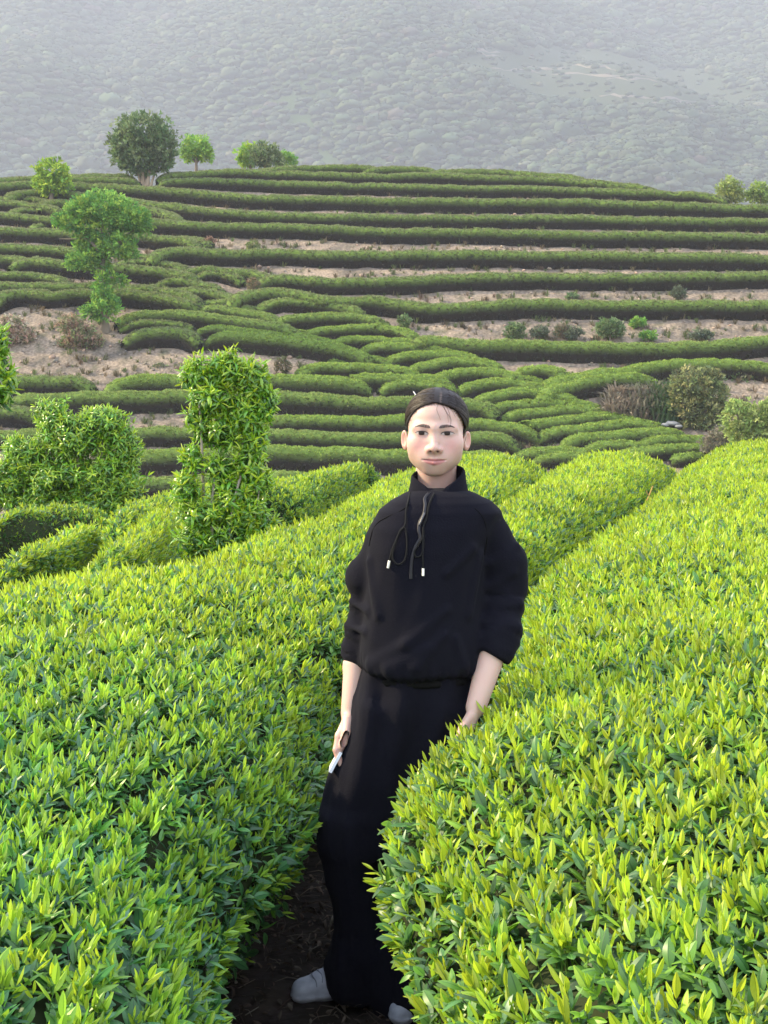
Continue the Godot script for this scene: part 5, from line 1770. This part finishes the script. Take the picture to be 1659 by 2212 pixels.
func build_small_things():
	# stones of the boulder bank and the whitish heap
	var rock_mat := paint(0.9, 0.3)
	var heap := 0
	for r in [[1452, 915, 17, 6, 0], [1436, 918, 9, 4, 0], [1466, 921, 10, 4, 0]]:
		var d := hill_depth(r[1] + 4.0) - 0.4
		var mid := at(r[0], r[1], d)
		var g := Geo.new()
		for a in 7:
			for b in 12:
				var dir := Vector3(sin(PI * a / 6.0) * cos(TAU * b / 12.0), cos(PI * a / 6.0), sin(PI * a / 6.0) * sin(TAU * b / 12.0))
				g.vert(dir * Vector3(r[2], r[3], r[2] * 0.7) * d / FOC * (1.0 + 0.35 * bumps.get_noise_3dv(dir * 1.8 + mid)), Color(0.25, 0.25, 0.24))
		g.grid(12, 7, 0, true)
		var o := part("pale_stone", g.mesh(), rock_mat, self)
		o.position = mid
		tag(o, ["largest whitish stone beside the olive shrub's foot", "small whitish stone left of the largest one by the olive shrub", "small whitish stone right of the largest one by the olive shrub"][heap], "stone", "whitish stones by the olive shrub")
		heap += 1
	# white stake
	var sp := [at(893, 846, 68.0), at(907, 866, 67.6)]
	var stake := part("white_stake", tube_of([Vector3.ZERO, sp[1] - sp[0]], 0.03, Color(0.5, 0.5, 0.5), 6), rock_mat, self)
	stake.position = sp[0]
	tag(stake, "thin white stake leaning against the hedge left of the person's hair", "stake")
	# boulders and clods on the bare banks
	var clod := []
	for kind in 3:
		var g := Geo.new()
		for a in 6:
			for b in 9:
				var dir := Vector3(sin(PI * a / 5.0) * cos(TAU * b / 9.0), cos(PI * a / 5.0), sin(PI * a / 5.0) * sin(TAU * b / 9.0))
				g.vert(dir * Vector3(1, 0.6, 0.8) * (1.0 + 0.5 * bumps.get_noise_3dv(dir * 1.5 + Vector3(kind * 7.0, 0, 0))))
		g.grid(9, 6, 0, true)
		clod.append(g.mesh())
	var blade := Geo.new()
	for k in 16:
		var a := rng.randf() * TAU
		var lean := rng.randf_range(0.1, 0.9)
		var h := rng.randf_range(0.5, 1.0)
		var d := Vector3(cos(a), 0, sin(a))
		var w := d.cross(Vector3.UP) * 0.05
		var p := d * rng.randf() * 0.25
		var f := blade.vert(p - w)
		blade.vert(p + w)
		blade.vert(p + d * lean * 0.5 * h + Vector3.UP * h * 0.7 + w * 0.7)
		blade.vert(p + d * lean * 0.5 * h + Vector3.UP * h * 0.7 - w * 0.7)
		blade.vert(p + d * lean * h + Vector3.UP * h * (1.0 - 0.4 * lean))
		blade.quad(f, f + 1, f + 2, f + 3)
		blade.tri(f + 3, f + 2, f + 4)
	var tuft := blade.mesh()
	var clods := [[], [], []]
	var clod_tints := [[], [], []]
	var tufts := []
	var tuft_tints := []
	for k in 15000:
		var depth := rng.randf_range(58.0, 100.0)
		var x := rng.randf_range(-0.34, 0.34) * depth
		var p := Vector3(x, ground(x, depth), -depth)
		var patch := bumps.get_noise_2d(x * 0.25, depth * 0.6)
		if rng.randf() < 0.2:
			var s := rng.randf_range(0.04, 0.11) * (2.0 if rng.randf() < 0.07 else 1.0)
			var kind := rng.randi() % 3
			clods[kind].append(turned(Vector3(rng.randfn() * 0.3, 1, rng.randfn() * 0.3), rng.randf() * TAU, s, p + Vector3(0, s * 0.15, 0)))
			clod_tints[kind].append(tint(Color(0.34, 0.25, 0.18).lerp(Color(0.13, 0.115, 0.10), rng.randf()), 0.2))
		elif rng.randf() < 0.45 + patch:
			tufts.append(turned(Vector3(rng.randfn() * 0.2, 1, rng.randfn() * 0.2), rng.randf() * TAU, rng.randf_range(0.18, 0.5), p - Vector3(0, 0.03, 0)))
			var c := Color(0.10, 0.13, 0.045)
			var l := rng.randf()
			if l < 0.4:
				c = Color(0.15, 0.125, 0.075)
			elif l < 0.55:
				c = Color(0.11, 0.085, 0.06)
			tuft_tints.append(tint(c, 0.3))
	var stones := Node3D.new()
	stones.name = "clods"
	add_child(stones)
	tag(stones, "clods and small stones strewn over the bare terrace banks", "stones", "", "stuff")
	for kind in 3:
		many("clods", clod[kind], rock_mat, clods[kind], clod_tints[kind], stones)
	var o := many("weeds", tuft, M.far_leaf, tufts, tuft_tints, self)
	tag(o, "weeds and dry grass on the bare terrace banks", "weeds", "", "stuff")
	# dry reeds right of the curved hedges
	var reeds := []
	var reed_tints := []
	for k in 520:
		var px := rng.randf_range(1318.0, 1462.0)
		var py := rng.randf_range(862.0, 915.0)
		if py - 850.0 < (1400.0 - px) * 0.25:
			continue
		var d := hill_depth(py)
		var p := at(px, py, d)
		p.y = ground(p.x, d) - 0.05
		reeds.append(turned(Vector3(rng.randfn() * 0.12, 1, rng.randfn() * 0.12), rng.randf() * TAU, rng.randf_range(0.7, 1.35), p))
		var green := smoothstep(1370.0, 1430.0, px + rng.randf_range(-30, 30))
		reed_tints.append(tint(Color(0.22, 0.19, 0.14).lerp(Color(0.07, 0.13, 0.045), green), 0.25))
	o = many("reeds", tuft, M.far_leaf, reeds, reed_tints, self)
	tag(o, "dry grass and green reeds between the curved hedges and the olive shrub", "reeds", "", "stuff")
	# litter of the path
	var litter := [[], []]
	var litter_tints := [[], []]
	var curl := leaf_geo(0.045, 0.018, 0.6, 2.2, Color.WHITE, Color(0.7, 0.7, 0.7), 4).mesh()
	var tw := Geo.new()
	tw.tube([Vector3(-0.05, 0.004, 0), Vector3(0, 0.012, 0.006), Vector3(0.05, 0.004, -0.004)], [0.0016, 0.0018, 0.0009], 4, Color.WHITE)
	var twig := tw.mesh()
	for k in 9000:
		var z := rng.randf_range(2.2, 6.5)
		var x := rng.randf_range(-0.75, 0.55) + 0.02 * z
		var p := Vector3(x, near_ground(x, z) + rng.randf_range(0.0, 0.016), -z)
		var kind := 1 if rng.randf() < 0.35 else 0
		var up := Vector3(rng.randfn(), 0.6, rng.randfn()) if kind == 0 else Vector3(rng.randfn() * 0.2, 1, rng.randfn() * 0.2)
		litter[kind].append(turned(up, rng.randf() * TAU, rng.randf_range(0.3, 0.9), p))
		litter_tints[kind].append(tint(Color(0.055, 0.042, 0.032).lerp(Color(0.14, 0.11, 0.085), pow(rng.randf(), 3.0)), 0.35))
	var bed := Node3D.new()
	bed.name = "litter"
	add_child(bed)
	tag(bed, "dead leaves and twigs lying on the dark path", "litter", "", "stuff")
	many("dead_leaves", curl, M.bark, litter[0], litter_tints[0], bed)
	many("twigs", twig, M.bark, litter[1], litter_tints[1], bed)
	# two dry flower stalks standing out of the rows
	for s in [[1393, 1090, 1402, 1072, 1410, 1050, "orange dry stalk standing in the gap right of the person's shoulder", 9.6], [914, 1010, 913, 990, 918, 975, "pale dry stalk sticking up left of the person's chin", 12.0]]:
		var g := Geo.new()
		var base := at(s[0], s[1] + 14, s[7])
		g.tube([Vector3.ZERO, at(s[0], s[1], s[7]) - base, at(s[2], s[3], s[7]) - base, at(s[4], s[5], s[7]) - base], [0.007, 0.006, 0.005, 0.004], 5, Color(0.42, 0.27, 0.10))
		g.tube([at(s[2], s[3], s[7]) - base, at(s[2] - 6, s[3] - 12, s[7] - 0.02) - base], [0.005, 0.003], 5, Color(0.42, 0.27, 0.10))
		var st := part("dry_stalk", g.mesh(), M.bark, self)
		st.position = base
		tag(st, s[6], "stalk", "dry stalks in the rows")

func build_all():
	build_materials()
	build_ground()
	build_mountain()
	build_far_hedges()
	build_near_rows()
	build_person()
	build_trees()
	build_small_things()
